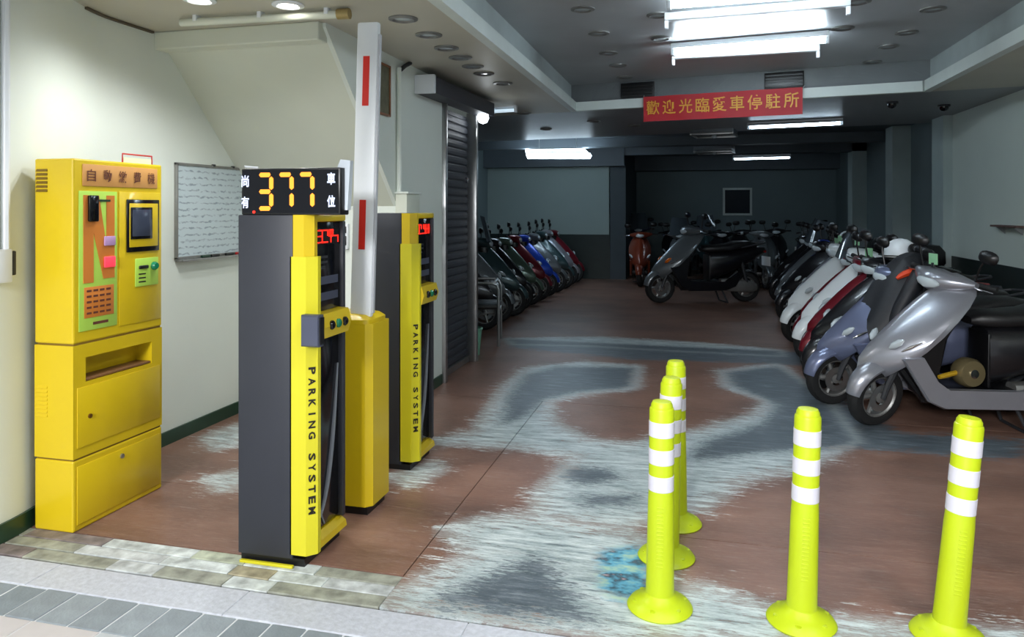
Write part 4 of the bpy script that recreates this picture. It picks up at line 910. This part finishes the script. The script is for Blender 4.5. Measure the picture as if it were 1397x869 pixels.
    P['rear_fender'] = MB().grid(rows, thick=(0, 0, -0.006)).mesh('rear_fender', BLACK)
    P['plate'] = MB().box((-0.925, -0.13, 0.50), (-0.918, 0.13, 0.63), 0.003).mesh('number_plate', WHITEM)
    P['stand'] = MB().tube([(-0.22, 0.12, 0.2), (-0.30, 0.15, 0.012), (-0.30, -0.15, 0.012), (-0.22, -0.12, 0.2)], 0.012, 8).mesh('centre_stand', DGREY)
    P['underframe'] = MB().tube([(0.44, 0, 0.40), (0.30, 0, 0.2), (-0.24, 0, 0.2), (-0.5, 0, 0.42)], 0.035, 8).mesh('frame_tube', BLACK)
    P['windshield'] = MB().grid([[(0.30-0.12*i/5-0.05*abs(t_)**2, t_*(0.21-0.05*(i/5)**2), 1.0+0.36*i/5) for t_ in [-1+2*j/8 for j in range(9)]] for i in range(6)], thick=(-0.004, 0, 0)).mesh('windshield', mat('smoked acrylic', (70, 78, 84), 0.08, var=0.05))
    P['top_box'] = MB().loft([(0.84, -0.74, 0, 0.15, 0.17, 5), (0.90, -0.75, 0, 0.18, 0.20, 5), (1.03, -0.75, 0, 0.175, 0.195, 5), (1.10, -0.75, 0, 0.13, 0.15, 4)], 18, 'z').mesh('top_box', BLACK)
    return P
PM = part_meshes()
SK = Vector((0.30, 0, 0.6)); STEER_AX = Vector((-0.42, 0, 1)).normalized(); STEER_P = Vector((AX-0.17*0.42/1-0.02, 0, WR+0.1))
def scooter(loc, heading, lab, color, group=None, steer=0.0, lean=0.0, scale=1.0, shield=None, screen=False, box=False, far=False, skirt=None, amber=False):
    """heading: direction of the front wheel, angle in the floor plane"""
    t = thing('scooter', lab, 'scooter', loc, heading, group); t.scale = (scale,)*3
    t.rotation_euler = (lean, 0, heading)
    col = PAINT[color]; sc_ = PAINT[shield] if shield else col; sk_ = PAINT[skirt] if skirt else col
    R = Matrix.Translation(Vector((0.52, 0, 0.45))) @ Matrix.Rotation(steer, 4, STEER_AX) @ Matrix.Translation(-Vector((0.52, 0, 0.45)))
    def part(nm, key, m=None, parent=t, loc=None, front=False):
        o = link(nm, PM[key], parent)
        if m:
            if not PM[key].materials: PM[key].materials.append(None)
            o.material_slots[0].link = 'OBJECT'; o.material_slots[0].material = m
        M = Matrix.Translation(loc) if loc else Matrix.Identity(4)
        o.matrix_basis = (R @ M) if front else M
        return o
    fw_ = part('front_wheel', 'tire', loc=(AX, 0, WR), front=True); part('rim', 'rim', parent=fw_); part('brake_disc', 'brake_disc', parent=fw_)
    rw = part('rear_wheel', 'tire', loc=(-AX, 0, WR)); part('rim', 'rim', parent=rw)
    part('front_fender', 'front_fender', sc_, front=True); part('fork', 'fork', front=True)
    ls = part('leg_shield', 'leg_shield', sc_)
    for s in (-1, 1):
        o = part('turn_signal', 'turn_signal', None if amber else LENSC, parent=ls); o.matrix_basis = Matrix.Translation((0.55, s*0.175, 0.60)) @ Matrix.Rotation(math.radians(45), 4, 'Y') @ Matrix.Rotation(s*-0.6, 4, 'Z')
        part('emblem', 'emblemL' if s > 0 else 'emblemR', parent=ls)
    part('side_skirt', 'side_skirt', sk_); part('foot_board', 'foot_board'); part('inner_panel', 'inner_panel')
    cw = part('handle_cowl', 'handle_cowl', sc_, front=True); part('headlight', 'headlight', parent=cw); part('dash', 'dash', parent=cw)
    part('steering_neck', 'steering_neck', front=True)
    hb = part('handlebar', 'handlebar', front=True)
    for nm in 'RL':
        part('grip', 'grip'+nm, parent=hb); part('brake_lever', 'lever'+nm, parent=hb)
        m_ = part('mirror', 'mirror'+nm, front=True); part('mirror_stalk', 'mirror_stalk'+nm, parent=m_)
    part('seat', 'seat'); part('tail_body', 'tail_body', col); part('under_seat_panel', 'front_storage')
    part('tail_light', 'tail_light'); part('grab_rail', 'grab_rail'); part('rear_fender', 'rear_fender')
    part('engine_case', 'engine'); part('centre_stand', 'stand'); part('frame_tube', 'underframe')
    part('muffler', 'muffler')
    if not far: part('shock_absorber', 'shock')
    part('number_plate', 'plate')
    if screen: part('windshield', 'windshield', front=True)
    if box: part('top_box', 'top_box')
    return t
def front_at(u, v, heading, scale=1.0):
    """position of a scooter whose front axle stands above (u, v)"""
    return (u-AX*scale*math.cos(heading), v-AX*scale*math.sin(heading), 0)
H0 = PI+0.16
# --- row along the right wall; it starts with the silver scooter
p = on_floor(1197, 583)
hd = PI+YAW-0.06
SIL = scooter(front_at(p.x, p.y+0.02, hd), hd, 'silver step through scooter with a round lock on its floorboard, parked behind the bollards', 'black', shield='silver', skirt='silver', steer=0.42, lean=-0.03, scale=1.02)
p = on_floor(1137, 553)
SLA = scooter(front_at(p.x, p.y+0.02, PI+0.1), PI+0.1, 'slate blue scooter with a black jacket draped over its front', 'slate', steer=0.3, lean=-0.02, scale=1.0)
row = [('black', 'black', 'grey', 0), ('black', 'maroon', 'black', 0), ('red', 'white', 'red', 0), ('black', 'maroon', 'black', 1), ('maroon', 'white', 'maroon', 0), ('black', 'grey', 'black', 0), ('black', 'silver', 'black', 0), ('orange', 'black', None, 0),
       ('blue', 'blue', 'black', 0), ('black', 'grey', None, 1), ('grey', 'black', None, 0), ('black', 'black', None, 0)]
names = ['third', 'fourth', 'fifth', 'sixth', 'seventh', 'eighth', 'ninth', 'tenth', 'eleventh', 'twelfth', 'thirteenth', 'fourteenth']
rs = random.Random(11)
v = p.y
HEL = []
for i, (c, sh_, sk_, scr) in enumerate(row):
    v += 0.53+rs.uniform(-0.01, 0.03)
    uu = 1.05+0.03*i+rs.uniform(-0.06, 0.06); h = PI+0.10+rs.uniform(-0.03, 0.03)
    desc = c+(' scooter with %s front' % sh_ if sh_ and sh_ != c else ' scooter')
    HEL.append(scooter(front_at(uu, v, h), h, '%s in the right wall row, %s from the silver scooter' % (desc, names[i]), c, 'scooters parked along the right wall', steer=rs.uniform(0.40, 0.52), lean=rs.uniform(-0.03, 0.01), scale=rs.uniform(0.96, 1.05), shield=sh_, skirt=sk_, screen=bool(scr), box=(i in (5, 9)), far=i > 2))
# --- row on the left, behind the shutter
rowl = [('black', 'black', 0), ('black', 'grey', 1), ('grey', 'teal', 1), ('black', 'black', 0), ('black', 'green', 0), ('black', 'maroon', 0), ('blue', 'blue', 0), ('black', 'grey', 0), ('black', 'teal', 0), ('black', 'silver', 0), ('black', 'maroon', 0)]
ordl = ['first', 'second'] + names
v = 8.75
for i, (c, sh_, scr) in enumerate(rowl):
    h = -0.22+rs.uniform(-0.01, 0.01)
    desc = c+(' scooter with %s front' % sh_ if sh_ != c else ' scooter')
    scooter(front_at(-2.55+rs.uniform(-0.025, 0.025)+0.012*i, v, h), h, '%s in the row beyond the shutter, %s from the tube armchair' % (desc, ordl[i]), c, 'scooters parked beyond the shutter', steer=rs.uniform(0.40, 0.46), lean=rs.uniform(-0.01, 0.01), scale=rs.uniform(0.98, 1.02), shield=sh_, screen=bool(scr), far=i > 1)
    v += 0.60
# --- the scooter standing across the middle and those behind it
p = on_floor(900, 414); hd = PI+YAW+0.12
scooter(front_at(p.x, p.y+0.05, hd, 1.16), hd, 'black scooter with grey front and amber lenses parked side on across the hall', 'black', steer=0.1, scale=1.16, shield='grey', skirt='black', amber=True)
mid = [(-1.05, 14.3, -1.5, 'rust', 'rust'), (-0.27, 14.4, -1.5, 'black', 'grey'), (0.51, 14.3, -1.5, 'black', 'black'), (1.29, 14.4, -1.5, 'grey', 'grey')]
md = ['just behind the side on scooter, by the dark pillar', 'just behind the side on scooter, next to the rust one', 'just behind the side on scooter, third from the pillar', 'just behind the side on scooter, nearest the right wall']
for k in range(6):
    mid.append((-1.25+0.74*k, 16.5, -1.5, ['black', 'grey', 'black', 'maroon', 'black', 'navy', 'grey'][k], ['navy', 'black', 'teal', 'black', 'black', 'grey', 'white'][k]))
    md.append('in the last row, %s from the dark pillar' % ORD[k])
for i, (uu, vv, h, c, sh_) in enumerate(mid):
    scooter(front_at(uu, vv, h), h, '%s scooter facing the street %s' % (c, md[i]), c, 'scooters facing the street at the back', steer=rs.uniform(-0.3, 0.3), scale=rs.uniform(0.97, 1.04), shield=sh_, screen=i in (1, 4, 6), far=True)

# things on the scooters
def world(o, p): return o.matrix_world @ Vector(p)
bpy.context.view_layer.update()
# round lock with yellow bar on the silver scooter's floorboard
q = world(SIL, (0.055, 0.085, 0.302))
t = thing('wheel_lock', 'dull brass drum lock with a yellow bar on the floorboard of the silver scooter', 'lock', tuple(q), hd)
MB().lathe([(0.004, -0.06), (0.085, -0.055), (0.098, -0.03), (0.098, 0.03), (0.085, 0.055), (0.004, 0.06)], 'y', (0, 0, 0.098), 22).obj('drum', mat('dull brass', (128, 116, 84), 0.4, 0.5), t)
MB().tube([(0.09, 0.01, 0.10), (0.20, 0.03, 0.085), (0.235, 0.035, 0.08)], [0.017, 0.017, 0.014], 8).obj('bar', mat('brassy yellow', (206, 164, 40), 0.35, 0.3), t)
MB().lathe([(0.03, 0.058), (0.03, 0.066), (0.004, 0.068)], 'y', (0, 0, 0.098), 14).obj('cap', CHROME, t)
# jacket draped over the slate scooter
def jacket():
    t = thing('jacket', 'black jacket with orange shoulder stripes draped over the slate blue scooter', 'jacket', tuple(SLA.location), SLA.rotation_euler.z)
    def surf(s, tt, up=0.0):
        fold = 0.012*math.sin(9*tt+6*s)
        zc = 0.74+0.44*math.sin(PI*min(1, s*0.62+0.02))
        return (0.42-0.52*s+0.05*math.sin(5*tt)*s+fold, tt*(0.25+0.04*math.sin(PI*s)), zc-0.46*abs(tt)**2.2*(0.5+0.5*s)+fold+up)
    rows = [[surf(i/14, -1+j/6) for j in range(13)] for i in range(15)]
    body = MB().grid(rows, thick=(-0.012, 0, -0.02)).obj('body', mat('black nylon', (26, 28, 34), 0.55, var=0.15, bump=0.2, bscale=25), t)
    for s in (-1, 1):
        MB().tube([(0.05, s*0.22, 1.04), (0.14, s*0.25, 0.92), (0.22, s*0.26, 0.78), (0.26, s*0.25, 0.66)], [0.07, 0.06, 0.052, 0.045], 10).obj('sleeve', MATS['black nylon'], t)
        MB().tube([surf(0.42+0.05*k, s*0.62, 0.012) for k in range(9)], [0.012, 0.02, 0.024, 0.026, 0.026, 0.026, 0.024, 0.02, 0.012], 6).obj('stripe', mat('orange fabric', (222, 70, 28), 0.6), t)
    MB().tube([(-0.06, -0.12, 1.15), (-0.02, -0.06, 1.19), (-0.01, 0, 1.20), (-0.02, 0.06, 1.19), (-0.06, 0.12, 1.15)], 0.03, 8).obj('collar', MATS['black nylon'], t)
    return t
jacket()
# helmets
def helmet(o, pl_, m, lab):
    q = world(o, pl_)
    t = thing('helmet', lab, 'helmet', tuple(q), o.rotation_euler.z+0.4)
    prof = [(0.002, 0.17), (0.05, 0.162), (0.09, 0.135), (0.118, 0.09), (0.128, 0.04), (0.122, 0.0), (0.112, 0.0), (0.116, 0.04), (0.105, 0.085), (0.08, 0.122), (0.04, 0.148), (0.002, 0.155)]
    MB().lathe(prof, 'z', n=24, cap=False).obj('shell', m, t)
    rows = [[(0.122*math.cos(a)*k, 0.118*math.sin(a)*k, 0.03+0.02*(k-1)) for a in [-1.1+2.2*j/8 for j in range(9)]] for k in (1.0, 1.2, 1.38)]
    MB().grid(rows, thick=(0, 0, -0.005)).obj('visor', GLOSSB, t)
    MB().lathe([(0.121, 0.0), (0.131, 0.003), (0.131, 0.016), (0.121, 0.02)], 'z', n=24, cap=False).obj('edge_trim', BLACK, t)
    return t
helmet(HEL[0], (0.04, 0.02, 1.075), WHITEM, 'white open helmet sitting on the handlebar of the third scooter along the right wall')
helmet(HEL[6], (0.06, 0.0, 1.085), PAINT['white'], 'white open helmet on the handlebar of the ninth scooter along the right wall')
helmet(HEL[1], (-0.22, 0.0, 0.835), BLACK, 'black helmet on the seat of the fourth scooter along the right wall')
# pale green cards clipped to the handlebars
for k, (o, nm) in enumerate(((HEL[5], 'eighth'), (HEL[1], 'fourth'), (HEL[2], 'fifth'), (HEL[4], 'seventh'), (SIL, 'silver'))):
    q = world(o, (0.22, 0.06 if k % 2 else -0.05, 1.095))
    t = thing('parking_card', ('pale green card clipped above the headlight of the %s scooter along the right wall' % nm) if nm != 'silver' else 'pale green card clipped above the headlight of the silver scooter', 'card', tuple(q), o.rotation_euler.z+rs.uniform(-0.3, 0.3))
    MB().box((-0.003, -0.05, 0.0), (0.003, 0.05, 0.075)).obj('card', PAPERG, t); MB().box((-0.008, -0.015, -0.02), (0.008, 0.015, 0.012), 0.003).obj('clip', DGREY, t)
